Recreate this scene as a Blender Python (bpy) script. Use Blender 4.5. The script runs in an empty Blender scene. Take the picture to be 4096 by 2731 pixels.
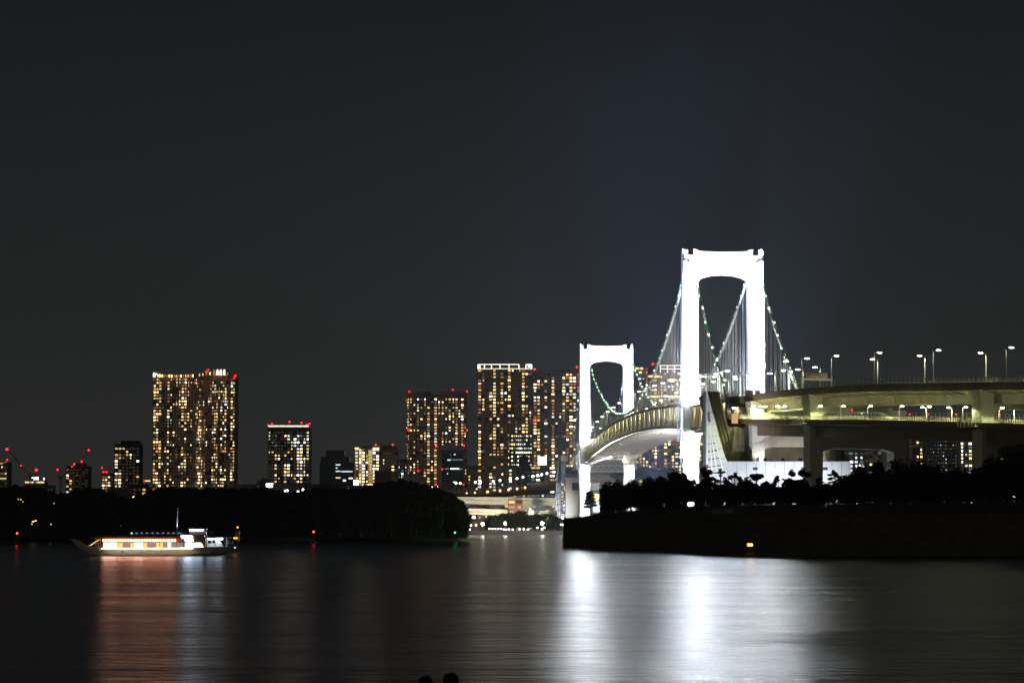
import bpy, math, random
from mathutils import Vector, Matrix
R=random.Random(7)
scn=bpy.context.scene
COL=scn.collection
HZ=.00009; ANI=-.5
F=9700.0; CH=6.0; YH=2103.0
PIT=math.atan((YH-1365.5)/F); cp,sp=math.cos(PIT),math.sin(PIT)
def W(px,py,D):
    u=(px-2048)/F; v=(1365.5-py)/F
    t=D/(cp-v*sp)
    return Vector((u*t,D,CH+(sp+v*cp)*t))
def X(px,D,py=1900): return W(px,py,D).x
def Z(py,D,px=2048): return W(px,py,D).z
def lerp(a,b,t): return a+(b-a)*t
def interp(pts,x):
    if x<=pts[0][0]: return pts[0][1]
    for (x0,y0),(x1,y1) in zip(pts,pts[1:]):
        if x<=x1: return lerp(y0,y1,(x-x0)/(x1-x0))
    return pts[-1][1]
ORD=['first','second','third','fourth','fifth','sixth','seventh','eighth','ninth','tenth','eleventh','twelfth','thirteenth','fourteenth','fifteenth','sixteenth','seventeenth','eighteenth','nineteenth','twentieth']
ORD+=['twenty-'+o for o in ORD[:9]]+['thirtieth']
def nth(k): return ORD[k-1] if k<=30 else ('thirty-'+ORD[k-31] if k<40 else ('fortieth' if k==40 else 'forty-'+ORD[k-41]))

# ---------------------------------------------------------------- materials
MATS={}
def mat(name,col,rough=.7,metal=0,var=.25,scale=.6,col2=None,bump=0,spec=.5,coords='Object',stretch=None):
    m=bpy.data.materials.new(name); m.use_nodes=True; nt=m.node_tree; b=nt.nodes['Principled BSDF']
    b.inputs['Roughness'].default_value=rough; b.inputs['Metallic'].default_value=metal
    b.inputs['Specular IOR Level'].default_value=spec
    tc=nt.nodes.new('ShaderNodeTexCoord'); src=tc.outputs[coords]
    if stretch:
        mp=nt.nodes.new('ShaderNodeMapping'); mp.inputs['Scale'].default_value=stretch
        nt.links.new(src,mp.inputs[0]); src=mp.outputs[0]
    n=nt.nodes.new('ShaderNodeTexNoise'); n.inputs['Scale'].default_value=scale; n.inputs['Detail'].default_value=5
    nt.links.new(src,n.inputs['Vector'])
    r=nt.nodes.new('ShaderNodeValToRGB')
    c2=col2 or tuple(c*(1-var) for c in col)
    r.color_ramp.elements[0].position=.35; r.color_ramp.elements[1].position=.65
    r.color_ramp.elements[0].color=(*c2,1); r.color_ramp.elements[1].color=(*col,1)
    nt.links.new(n.outputs['Fac'],r.inputs['Fac']); nt.links.new(r.outputs['Color'],b.inputs['Base Color'])
    if bump:
        bp=nt.nodes.new('ShaderNodeBump'); bp.inputs['Strength'].default_value=bump
        nt.links.new(n.outputs['Fac'],bp.inputs['Height']); nt.links.new(bp.outputs['Normal'],b.inputs['Normal'])
    MATS[name]=m; return m
def emis(name,col,s,sample=False):
    m=bpy.data.materials.new(name); m.use_nodes=True; b=m.node_tree.nodes['Principled BSDF']
    b.inputs['Base Color'].default_value=(.1,.1,.1,1); b.inputs['Roughness'].default_value=.4
    b.inputs['Emission Color'].default_value=(*col,1); b.inputs['Emission Strength'].default_value=s
    m.cycles.emission_sampling='FRONT' if sample else 'NONE'
    MATS[name]=m; return m
mat('white_paint',(.8,.81,.83),.55,var=.06,scale=.15)
mat('cable_steel',(.7,.75,.7),.5,var=.2,scale=2)
mat('hanger_steel',(.5,.52,.54),.5,var=.1,scale=2)
mat('dark_steel',(.03,.03,.03),.6,scale=2)
mat('saddle_black',(.0015,.0015,.0015),.9,scale=2,spec=0)
mat('road_grey',(.2,.2,.185),.9,scale=2)
mat('edge_brown',(.27,.21,.165),.7,var=.25,scale=.3)
mat('truss_paint',(.62,.6,.5),.5,var=.25,scale=.5)
mat('asphalt',(.05,.05,.05),.9,scale=3)
mat('concrete',(.5,.46,.42),.85,var=.28,scale=.12,stretch=(1,1,.35))
mat('pale_concrete',(.6,.58,.53),.8,var=.15,scale=.2,stretch=(1,1,.4))
mat('girder_paint',(.42,.37,.31),.6,var=.25,scale=.25)
mat('brown_girder',(.2,.12,.095),.55,var=.25,scale=.3)
mat('old_concrete',(.24,.21,.18),.9,col2=(.13,.11,.09),scale=.2,stretch=(1,1,.3))
mat('stained_concrete',(.15,.13,.07),.9,col2=(.03,.024,.014),scale=.5,stretch=(1,1,.15))
mat('panel_white',(.62,.65,.7),.5,var=.1,scale=.3)
mat('rail_steel',(.55,.54,.45),.45,scale=3)
mat('pole_steel',(.5,.5,.46),.4,var=.1,scale=2)
mat('wall_brown',(.34,.25,.18),.8,var=.2,scale=.1)
mat('wall_tan',(.4,.33,.27),.8,var=.2,scale=.1)
mat('wall_grey',(.15,.15,.155),.8,var=.2,scale=.1)
mat('wall_dark',(.035,.037,.042),.6,var=.3,scale=.1)
mat('wall_beige',(.42,.38,.33),.8,var=.12,scale=.15)
mat('brick_brown',(.2,.085,.05),.85,var=.3,scale=.4)
mat('glass_dark',(.012,.014,.018),.15,var=.3,scale=.3)
mat('trunk_bark',(.05,.035,.025),.9,scale=4,bump=.3)
mat('pine_leaf',(.05,.065,.035),.85,var=.45,scale=1.2)
mat('broad_leaf',(.045,.06,.03),.85,var=.45,scale=.5)
mat('grass',(.045,.06,.02),.95,var=.4,scale=.8)
mat('sand',(.3,.25,.18),.95,scale=.5)
mat('paving',(.3,.28,.25),.9,scale=1.5)
mat('hull_cream',(.8,.7,.58),.4,var=.12,scale=.6)
mat('boat_brown',(.25,.13,.08),.5,scale=2)
mat('boat_white',(.75,.77,.82),.4,var=.08,scale=2)
mat('buoy_red',(.35,.03,.02),.5,scale=2)
mat('buoy_green',(.02,.2,.1),.5,scale=2)
mat('buoy_yellow',(.2,.13,.01),.5,scale=2)
mat('crane_red',(.4,.06,.04),.5,scale=1)
mat('crane_white',(.6,.58,.55),.5,scale=1)
mat('rubber',(.02,.02,.02),.8,scale=4)
mat('car_silver',(.4,.41,.43),.3,metal=.4,var=.05,scale=4)
mat('skin',(.5,.32,.22),.6,var=.08,scale=8)
mat('hair_black',(.008,.007,.007),.6,scale=30)
mat('cloth_teal',(.05,.42,.34),.85,scale=10)
mat('cloth_blue',(.06,.2,.45),.85,scale=10)
mat('cloth_dark',(.015,.015,.018),.9,scale=10)
mat('cloth_grey',(.06,.06,.065),.9,scale=10)
# stone wall
def stone():
    m=bpy.data.materials.new('battery_stone'); m.use_nodes=True; nt=m.node_tree; b=nt.nodes['Principled BSDF']
    tc=nt.nodes.new('ShaderNodeTexCoord'); mp=nt.nodes.new('ShaderNodeMapping'); mp.inputs['Scale'].default_value=(.8,.8,1.3)
    v=nt.nodes.new('ShaderNodeTexVoronoi'); v.inputs['Scale'].default_value=1.0
    n=nt.nodes.new('ShaderNodeTexNoise'); n.inputs['Scale'].default_value=.25; n.inputs['Detail'].default_value=6
    r=nt.nodes.new('ShaderNodeValToRGB'); r.color_ramp.elements[0].color=(.06,.055,.035,1); r.color_ramp.elements[1].color=(.2,.17,.11,1)
    mx=nt.nodes.new('ShaderNodeMix'); mx.data_type='FLOAT'; mx.inputs[0].default_value=.55
    nt.links.new(tc.outputs['Object'],mp.inputs[0]); nt.links.new(mp.outputs[0],v.inputs['Vector']); nt.links.new(tc.outputs['Object'],n.inputs['Vector'])
    sx=nt.nodes.new('ShaderNodeSeparateColor'); nt.links.new(v.outputs['Color'],sx.inputs[0])
    nt.links.new(sx.outputs[0],mx.inputs[2]); nt.links.new(n.outputs['Fac'],mx.inputs[3]); nt.links.new(mx.outputs[0],r.inputs['Fac'])
    nt.links.new(r.outputs['Color'],b.inputs['Base Color']); b.inputs['Roughness'].default_value=.9
    bp=nt.nodes.new('ShaderNodeBump'); bp.inputs['Strength'].default_value=.8; bp.inputs['Distance'].default_value=.3
    nt.links.new(v.outputs['Distance'],bp.inputs['Height']); nt.links.new(bp.outputs['Normal'],b.inputs['Normal'])
    MATS['battery_stone']=m
stone()
def glass_screen():
    m=bpy.data.materials.new('clear_screen'); m.use_nodes=True; nt=m.node_tree; b=nt.nodes['Principled BSDF']
    b.inputs['Base Color'].default_value=(.35,.36,.36,1); b.inputs['Roughness'].default_value=.4
    n=nt.nodes.new('ShaderNodeTexNoise'); n.inputs['Scale'].default_value=.4
    mr=nt.nodes.new('ShaderNodeMapRange'); mr.inputs[3].default_value=.12; mr.inputs[4].default_value=.3
    nt.links.new(n.outputs['Fac'],mr.inputs[0]); nt.links.new(mr.outputs[0],b.inputs['Alpha'])
    MATS['clear_screen']=m
glass_screen()
PAL={'w1':((1,.6,.22),1.1),'w2':((1,.66,.3),3.2),'w3':((1,.5,.15),.35),'am':((1,.36,.1),.5),'co':((.8,.93,1),1.3),'wh':((1,.93,.8),3.5),'dc':((.6,.8,.85),.22),'ye':((1,.78,.3),1.6),'du':((1,.62,.33),.045)}
for k,(c,s) in PAL.items(): emis('lit_'+k,c,s)
emis('red_beacon',(1,.012,.02),7); emis('red_soft',(1,.04,.03),1.5)
emis('far_white',(1,.97,.9),12); emis('far_orange',(1,.5,.12),7)
emis('lamp_white',(1,.97,.8),16); emis('lamp_under',(1,1,.65),26,True); emis('ground_glow',(1,.85,.65),22,True); emis('truss_lamp',(1,.9,.5),420,True)
emis('cable_green',(.55,1,.7),3.6); emis('tip_white',(.9,.9,1),6)
emis('lantern',(1,.22,.13),21,True); emis('cabin_warm',(1,.74,.46),5,True); emis('cabin_orange',(1,.5,.12),1.3)
emis('boat_cool',(.72,.85,1),7,True); emis('boat_blue',(.5,.6,1),1.3); emis('nav_green',(.05,1,.35),5); emis('buoy_amber',(1,.45,.06),5)
emis('buoy_redlight',(1,.04,.03),12); emis('sign_square',(.85,1,.55),5); emis('strip_orange',(1,.6,.25),3.5); emis('crown_light',(1,.88,.7),2.0)
emis('park_lamp',(1,.86,.72),60,True); emis('sparkle',(.9,.95,1),.9); emis('deck_strip',(1,.84,.62),15,True)

# ---------------------------------------------------------------- mesh helper
class MB:
    def __init__(s): s.v=[]; s.f=[]; s.m=[]; s.mi=0
    def add(s,vs,fs):
        o=len(s.v); s.v+= [tuple(p) for p in vs]; s.f+=[tuple(i+o for i in f) for f in fs]; s.m+=[s.mi]*len(fs)
    def box(s,x0,x1,y0,y1,z0,z1):
        s.add([(x0,y0,z0),(x1,y0,z0),(x1,y1,z0),(x0,y1,z0),(x0,y0,z1),(x1,y0,z1),(x1,y1,z1),(x0,y1,z1)],
              [(0,3,2,1),(4,5,6,7),(0,1,5,4),(1,2,6,5),(2,3,7,6),(3,0,4,7)])
    def beam(s,a,b,w,h,up=(0,0,1)):
        a=Vector(a); b=Vector(b); d=(b-a)
        if d.length<1e-6: return
        d.normalize(); u=Vector(up)
        if abs(d.dot(u))>.98: u=Vector((1,0,0))
        r=d.cross(u).normalized(); u=r.cross(d).normalized()
        vs=[]
        for p in (a,b):
            for (i,j) in ((-1,-1),(1,-1),(1,1),(-1,1)): vs.append(p+r*(i*w/2)+u*(j*h/2))
        s.add(vs,[(0,1,2,3),(7,6,5,4),(0,4,5,1),(1,5,6,2),(2,6,7,3),(3,7,4,0)])
    def tube(s,pts,rad,n=8,cap=True):
        pts=[Vector(p) for p in pts]
        if not hasattr(rad,'__len__'): rad=[rad]*len(pts)
        o=len(s.v); 
        for i,p in enumerate(pts):
            d=(pts[min(i+1,len(pts)-1)]-pts[max(i-1,0)]).normalized()
            u=Vector((0,0,1)) if abs(d.z)<.95 else Vector((1,0,0))
            r=d.cross(u).normalized(); u=r.cross(d)
            for k in range(n):
                a=2*math.pi*k/n; s.v.append(tuple(p+r*(math.cos(a)*rad[i])+u*(math.sin(a)*rad[i])))
        for i in range(len(pts)-1):
            for k in range(n):
                k2=(k+1)%n; s.f.append((o+i*n+k,o+i*n+k2,o+(i+1)*n+k2,o+(i+1)*n+k)); s.m.append(s.mi)
        if cap:
            s.f.append(tuple(o+k for k in range(n))[::-1]); s.m.append(s.mi)
            s.f.append(tuple(o+(len(pts)-1)*n+k for k in range(n))); s.m.append(s.mi)
    def ball(s,c,r,n=8,m=5,sq=(1,1,1)):
        c=Vector(c); vs=[]; fs=[]
        for j in range(1,m):
            t=math.pi*j/m
            for k in range(n):
                a=2*math.pi*k/n; vs.append((c.x+r*sq[0]*math.sin(t)*math.cos(a),c.y+r*sq[1]*math.sin(t)*math.sin(a),c.z+r*sq[2]*math.cos(t)))
        vs.append((c.x,c.y,c.z+r*sq[2])); vs.append((c.x,c.y,c.z-r*sq[2])); T=len(vs)-2
        for k in range(n):
            k2=(k+1)%n; fs.append((T,k,k2)); fs.append((T+1,(m-2)*n+k2,(m-2)*n+k))
            for j in range(m-2): fs.append((j*n+k,(j+1)*n+k,(j+1)*n+k2,j*n+k2))
        s.add(vs,fs)
    def prism(s,poly,a0,a1):   # poly list of 3D points (front), extruded by vector a1-a0
        n=len(poly); d=Vector(a1)-Vector(a0)
        vs=[Vector(p)+Vector(a0) for p in poly]; vs+= [p+d for p in vs]
        fs=[tuple(range(n)),tuple(range(2*n-1,n-1,-1))]+[(i,i+n,(i+1)%n+n,(i+1)%n) for i in range(n)]
        s.add(vs,fs)
    def ribbon(s,frames,sec,closed=True):  # frames: (P,rightvec); sec list (w,dz)
        o=len(s.v); n=len(sec)
        for P,r in frames:
            for (w,dz) in sec: s.v.append((P.x+r.x*w,P.y+r.y*w,P.z+dz))
        for i in range(len(frames)-1):
            for k in range(n if closed else n-1):
                k2=(k+1)%n; s.f.append((o+i*n+k,o+i*n+k2,o+(i+1)*n+k2,o+(i+1)*n+k)); s.m.append(s.mi)
        if closed:
            s.f.append(tuple(o+k for k in range(n))[::-1]); s.m.append(s.mi)
            e=o+(len(frames)-1)*n; s.f.append(tuple(e+k for k in range(n))); s.m.append(s.mi)
    def build(s,name,m,parent=None,smooth=False):
        me=bpy.data.meshes.new(name)
        off=parent['_w'] if parent is not None and '_w' in parent.keys() else (0,0,0)
        me.from_pydata([(v[0]-off[0],v[1]-off[1],v[2]-off[2]) for v in s.v],[],s.f)
        for k in (m if isinstance(m,(list,tuple)) else [m]): me.materials.append(MATS[k])
        if isinstance(m,(list,tuple)):
            me.polygons.foreach_set('material_index',s.m)
        if smooth: me.polygons.foreach_set('use_smooth',[True]*len(s.f))
        me.update()
        o=bpy.data.objects.new(name,me); COL.objects.link(o)
        if parent is not None: o.parent=parent; o['_w']=list(off)
        return o
def tag(o,label=None,cat=None,group=None,kind=None):
    if label: o['label']=label
    if cat: o['category']=cat
    if group: o['group']=group
    if kind: o['kind']=kind
    return o
def thing(name,label,cat,loc=(0,0,0),group=None):
    o=bpy.data.objects.new(name,None); COL.objects.link(o); o.location=loc; o['_w']=list(loc); o.empty_display_size=.5
    return tag(o,label,cat,group)
def struct(name,mb,m,smooth=False):
    return tag(mb.build(name,m,smooth=smooth),kind='structure')
def copy_tree(o,loc,rz=0,label=None,group=None,scale=None):
    c=o.copy(); COL.objects.link(c); c.location=loc; c.rotation_euler=(0,0,rz)
    if scale: c.scale=(scale,)*3
    if label: c['label']=label
    if group: c['group']=group
    for ch in list(o.children):
        d=ch.copy(); COL.objects.link(d); d.parent=c
        for g in list(ch.children):
            e=g.copy(); COL.objects.link(e); e.parent=d
    return c
def spot(loc,tgt,power,ang,col=(1,1,1),blend=.3,rad=.3):
    l=bpy.data.lights.new('floodlight_beam','SPOT'); l.energy=power; l.spot_size=math.radians(ang); l.spot_blend=blend; l.color=col; l.shadow_soft_size=rad
    o=bpy.data.objects.new('floodlight_beam',l); COL.objects.link(o); o.location=loc
    o.rotation_euler=(Vector(tgt)-Vector(loc)).to_track_quat('-Z','Y').to_euler(); return o
def flood(loc,tgt,power,ang,parent,col=(1,1,1),blend=.3):
    loc=Vector(loc); d=(Vector(tgt)-loc).normalized()
    spot(loc+d*.1,tgt,power,ang,col,blend)
    b=MB(); b.beam(loc-d*.9,loc-d*.05,1.3,1.0); b.beam(loc-d*.5,loc-d*.5-Vector((0,0,1.2)),.25,.25); b.build('floodlight','dark_steel',parent)

# ---------------------------------------------------------------- camera / world
cam=bpy.data.cameras.new('camera'); co=bpy.data.objects.new('camera',cam); COL.objects.link(co); scn.camera=co
co.location=(0,0,CH); co.rotation_euler=(math.pi/2+PIT,0,0)
cam.sensor_width=36; cam.lens=36*F/4096; cam.clip_end=30000; cam.clip_start=.5
cam.dof.use_dof=True; cam.dof.focus_distance=1100; cam.dof.aperture_fstop=2.5
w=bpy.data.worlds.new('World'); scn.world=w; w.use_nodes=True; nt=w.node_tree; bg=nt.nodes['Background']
tc=nt.nodes.new('ShaderNodeTexCoord'); sx=nt.nodes.new('ShaderNodeSeparateXYZ'); nt.links.new(tc.outputs['Generated'],sx.inputs[0])
rp=nt.nodes.new('ShaderNodeValToRGB'); nt.links.new(sx.outputs['Z'],rp.inputs['Fac'])
cr=rp.color_ramp; cr.elements[0].position=0; cr.elements[0].color=(.0285,.0285,.0255,1); cr.elements[1].position=1; cr.elements[1].color=(.006,.0065,.0075,1)
for p,c in ((.05,(.0232,.0242,.0228)),(.12,(.0160,.0177,.0178)),(.22,(.0092,.0106,.0112))):
    e=cr.elements.new(p); e.color=(*c,1)
# warm glow added to the unseen low sky over the shore behind the camera
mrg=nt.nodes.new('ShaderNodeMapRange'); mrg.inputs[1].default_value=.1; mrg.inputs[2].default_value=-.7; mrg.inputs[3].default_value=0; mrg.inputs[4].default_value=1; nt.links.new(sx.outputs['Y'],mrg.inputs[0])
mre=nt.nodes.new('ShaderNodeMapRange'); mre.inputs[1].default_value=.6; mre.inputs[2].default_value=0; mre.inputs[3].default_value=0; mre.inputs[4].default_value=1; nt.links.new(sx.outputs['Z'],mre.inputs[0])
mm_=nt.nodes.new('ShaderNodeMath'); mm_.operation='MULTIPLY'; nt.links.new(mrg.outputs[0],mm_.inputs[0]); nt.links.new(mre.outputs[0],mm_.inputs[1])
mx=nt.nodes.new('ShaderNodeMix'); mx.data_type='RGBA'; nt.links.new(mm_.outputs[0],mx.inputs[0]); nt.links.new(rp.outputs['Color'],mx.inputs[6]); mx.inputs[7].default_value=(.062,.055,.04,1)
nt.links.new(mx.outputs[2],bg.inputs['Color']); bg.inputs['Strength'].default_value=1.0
scn.view_settings.view_transform='Standard'; scn.view_settings.look='None'; scn.view_settings.exposure=0; scn.view_settings.gamma=1
scn.render.engine='CYCLES'; cy=scn.cycles; cy.use_denoising=True; cy.denoiser='OPENIMAGEDENOISE'; cy.max_bounces=6; cy.diffuse_bounces=2; cy.glossy_bounces=3
cy.transparent_max_bounces=16; cy.volume_bounces=0; cy.sample_clamp_indirect=0; cy.use_light_tree=True; cy.caustics_reflective=True; cy.blur_glossy=.2

# ---------------------------------------------------------------- water and land
def water():
    b=MB(); b.add([(-6000,-300,0),(6000,-300,0),(6000,12000,0),(-6000,12000,0)],[(0,1,2,3)])
    m=bpy.data.materials.new('water'); m.use_nodes=True; nt=m.node_tree; nt.nodes.remove(nt.nodes['Principled BSDF']); out=nt.nodes['Material Output']
    gl=nt.nodes.new('ShaderNodeBsdfGlossy'); gl.distribution='BECKMANN'; gl.inputs['Color'].default_value=(.46,.48,.51,1)
    tx=nt.nodes.new('ShaderNodeCombineXYZ'); tx.inputs[0].default_value=1.0; nt.links.new(tx.outputs[0],gl.inputs['Tangent']); gl.inputs['Anisotropy'].default_value=ANI
    df=nt.nodes.new('ShaderNodeBsdfDiffuse'); df.inputs['Color'].default_value=(.004,.006,.007,1)
    ads=nt.nodes.new('ShaderNodeAddShader'); nt.links.new(gl.outputs[0],ads.inputs[0]); nt.links.new(df.outputs[0],ads.inputs[1]); nt.links.new(ads.outputs[0],out.inputs['Surface'])
    tc=nt.nodes.new('ShaderNodeTexCoord')
    def noise(sc,scale,detail=3):
        mp=nt.nodes.new('ShaderNodeMapping'); mp.inputs['Scale'].default_value=sc; nt.links.new(tc.outputs['Object'],mp.inputs[0])
        n=nt.nodes.new('ShaderNodeTexNoise'); n.inputs['Scale'].default_value=scale; n.inputs['Detail'].default_value=detail; nt.links.new(mp.outputs[0],n.inputs['Vector']); return n
    n1=noise((.5,1,1),.85,8); n2=noise((.22,1,1),.09,4)
    ad=nt.nodes.new('ShaderNodeMath'); ad.operation='MULTIPLY_ADD'; ad.inputs[1].default_value=2.5
    nt.links.new(n2.outputs['Fac'],ad.inputs[0]); nt.links.new(n1.outputs['Fac'],ad.inputs[2])
    bp=nt.nodes.new('ShaderNodeBump'); bp.inputs['Strength'].default_value=.75; bp.inputs['Distance'].default_value=.3
    nt.links.new(ad.outputs[0],bp.inputs['Height']); nt.links.new(bp.outputs['Normal'],gl.inputs['Normal'])
    mr=nt.nodes.new('ShaderNodeMapRange'); mr.inputs[1].default_value=.35; mr.inputs[2].default_value=.65; mr.inputs[3].default_value=.185; mr.inputs[4].default_value=.27
    nt.links.new(n2.outputs['Fac'],mr.inputs[0]); nt.links.new(mr.outputs[0],gl.inputs['Roughness'])
    MATS['water']=m; struct('water',b,'water')
water()
QD=1617
b=MB(); b.box(-5000,5000,QD+3,11500,-2,2.6); struct('city_ground',b,'asphalt')
b=MB(); b.box(-200,X(2330,QD),QD-1,QD+3,-2,2.85)
for i in range(60):
    x=-200+i*6; b.box(x,x+.5,QD-1.25,QD-1.003,-1,2.6)
struct('quay',b,'concrete')
# foreground terrace below the frame
b=MB(); y=[(-60,4.35),(8,4.35),(22,2.5),(38,2.45),(50,-1.5)]
b.add([(-300,a,z) for a,z in y]+[(300,a,z) for a,z in y],[(i,i+5,i+6,i+1) for i in range(4)]); struct('shore_terrace',b,'paving')

# ---------------------------------------------------------------- suspension bridge
D1,D2=1082.,1652.
T1=Vector((W(2891,1500,D1).x,D1,0)); T2=Vector((W(2426,1750,D2).x,D2,0))
ES=(T2-T1); L=ES.length; ES=ES/L; EN=Vector((ES.y,-ES.x,0))
def P(s,n,z): return T1+ES*s+EN*n+Vector((0,0,z))
SIDE=114.
def deckz(s):
    if s<0: return 59.8+s*(3.3/SIDE)
    if s>L: return 59.8-(s-L)*(3.3/SIDE)
    return 59.8+8*(1-((s-L/2)/(L/2))**2)
CT=126.6
def cabz(s):
    if s<0:
        t=-s/133; return lerp(CT,49.2,t)-4*4*t*(1-t)*.95
    if s>L:
        t=(s-L)/133; return lerp(CT,49.2,t)-4*4*t*(1-t)*.95
    return 69+(CT-69)*((s-L/2)/(L/2))**2
BR=thing('suspension_bridge','floodlit white suspension bridge with two portal towers and green lights along its cables','bridge',tuple(T1))
TZ=129.0
def tower(s0,near):
    t=MB()
    # crossbeam is the tower mesh; legs are sub-parts
    top=[(-11.5,TZ-.5),(-8,TZ-.75),(0,TZ-1.0),(8,TZ-.75),(11.5,TZ-.5)]
    arch=[(11.5,113.0),(11.3,114.6),(10.4,115.9),(8.6,116.9),(5,117.8),(0,118.2),(-5,117.8),(-8.6,116.9),(-10.4,115.9),(-11.3,114.6),(-11.5,113.0)]
    t.prism([P(s0-3,n,z) for n,z in top+arch],(0,0,0),ES*6)
    tw=bpy.data.objects.new('tower',None); COL.objects.link(tw); tw.parent=BR; tw['_w']=list(BR['_w']); t.build('cross_beam','white_paint',tw); t=MB()
    # portal strut below the deck: plates and lattice
    zb=49.5
    for s in (-3,3):
        t.beam(P(s0+s,-11.5,zb),P(s0+s,11.5,zb),.8,1.6); t.beam(P(s0+s,-11.5,zb-6.5),P(s0+s,11.5,zb-6.5),.8,.9); t.beam(P(s0+s,-11.5,zb-2.8),P(s0+s,11.5,zb-2.8),.6,.7)
        for k in range(6):
            a=-11.5+k*23/6; m=a+23/12; c=a+23/6
            t.beam(P(s0+s,a,zb-6.3),P(s0+s,m,zb-3),.35,.35); t.beam(P(s0+s,m,zb-3),P(s0+s,c,zb-6.3),.35,.35)
    t.build('portal_strut','white_paint',tw)
    for sg in (-1,1):
        l=MB()
        prof=[(11.6,-2,18.7),(11.5,57,18.5),(11.5,110,18.1),(11.5,TZ,17.9)]
        for (i0,z0,o0),(i1,z1,o1) in zip(prof,prof[1:]):
            q=[(i0,z0),(o0,z0),(o1,z1),(i1,z1)]
            l.prism([P(s0-4,sg*n,z) for n,z in q],(0,0,0),ES*8)
        for zz in range(8,126,9): l.prism([P(s0-4.06,sg*n,z) for n,z in ((11.9,zz),(17.7,zz),(17.7,zz+.22),(11.9,zz+.22))],(0,0,0),ES*.1)
        lg=l.build('leg','white_paint',tw)
        c=MB(); c.prism([P(s0-4.8,sg*n,z) for n,z in ((13.2,126.4),(15.9,126.4),(15.7,129.2),(15.0,129.7),(14.1,129.7),(13.4,129.2))],(0,0,0),ES*9.6)
        c.beam(P(s0,sg*14.6,130),P(s0,sg*14.6,134),.15,.15); c.build('cable_saddle','saddle_black',tw)
        c=MB(); c.ball(P(s0,sg*17.6,TZ+.5),.33); c.build('tip_lamp','tip_white',tw)
        # maintenance scaffold round the leg at deck level
        n0,n1=9.6,19.8
        for (a,bb) in ((n0,n0+1.8),(n1-1.8,n1)):
                c=MB()
                for s in (-5.6,5.6):
                    for n in (a,bb): c.beam(P(s0+s,sg*n,44),P(s0+s,sg*n,63),.3,.3); c.beam(P(s0-5.6,sg*n,52),P(s0+5.6,sg*n,52),.25,.25)
                    for k in range(9):
                        z=44+k*2.1; c.beam(P(s0+s,sg*a,z),P(s0+s,sg*bb,z+2.1),.2,.2); c.beam(P(s0+s,sg*bb,z),P(s0+s,sg*a,z+2.1),.2,.2); c.beam(P(s0+s,sg*a,z),P(s0+s,sg*bb,z),.2,.2)
                c.build('access_lattice','truss_paint',tw)
        c=MB()
        for z in (48.5,):
                for s in (-5.8,): c.beam(P(s0+s,sg*n0,z),P(s0+s,sg*n1,z),.9,.35); c.beam(P(s0+s,sg*n0,z+1.3),P(s0+s,sg*n1,z+1.3),.12,.12)
        c.build('maintenance_platform','truss_paint',tw)
        c=MB(); c.prism([P(s0-10,sg*n,z) for n,z in ((8,-2),(31,-2),(30,5),(9,5))],(0,0,0),ES*20); c.build('foundation','concrete',tw)
    # floodlight mast brackets beside the legs
    for n in (-8.5,8.5):
        c=MB(); c.tube([P(s0-6,n,60),P(s0-6,n,73)],[.45,.3],8); c.tube([P(s0-6,n-3.6,72.2),P(s0-6,n-1.6,73),P(s0-6,n,73.2),P(s0-6,n+1.6,73),P(s0-6,n+3.6,72.2)],.28,6)
        m=c.build('lamp_mast','white_paint',tw)
        for q in (-1,1):
            e=MB(); e.ball(P(s0-6,n+q*3.9,72.1),.55,sq=(1.6,1,.7)); e.build('mast_lamp','tip_white',tw)
tower(0,True); tower(L,False)
NP=50; PS=L/NP
ss=[-SIDE+i*(SIDE/10) for i in range(10)]+[i*PS for i in range(NP+1)]+[L+(i+1)*(SIDE/10) for i in range(10)]
for sg in (-1,1):
    c=MB(); pts=[P(s,sg*14.5,cabz(s)) for s in [-133+i*9.5 for i in range(14)]+[i*PS for i in range(NP+1)]+[L+i*9.5 for i in range(1,15)]]
    c.tube(pts,.48,8)
    for q in (-.55,.55): c.tube([p+EN*q+Vector((0,0,1.2)) for p in pts],.06,4)
    mc=c.build('main_cable','cable_steel',BR)
    for s in [-107+i*10.7 for i in range(10)]+[i*PS+PS*.5 for i in range(NP)]+[L+7+i*10.7 for i in range(10)]:
        e=MB(); e.ball(P(s,sg*14.5+R.uniform(-.4,.4),cabz(s)+R.uniform(.4,1.1)),.5,6,4); e.build('cable_lamp','cable_green',mc)
# hangers: nearest 100 as parts, the rest as one
hs=[]
for s in ss:
    if abs(s)<6 or abs(s-L)<6: continue
    for sg in (-1,1):
        zt,zb=cabz(s),deckz(s)-.5
        if zt-zb>2: hs.append((s,sg,zt,zb))
hs.sort(key=lambda h:-(h[2]-h[3])/(D1+h[0]))
rest=MB()
for i,(s,sg,zt,zb) in enumerate(hs):
    c=MB() if i<100 else rest
    for q in (-.32,.32): c.beam(P(s,sg*14.5+q,zb),P(s,sg*14.5+q,zt),.13,.13)
    c.beam(P(s,sg*14.5-.6,zt),P(s,sg*14.5+.6,zt),1.3,1.2)
    if i<100: c.build('hanger','hanger_steel',BR)
o=rest.build('hanger_group','hanger_steel',BR); o['kind']='stuff'
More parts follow.
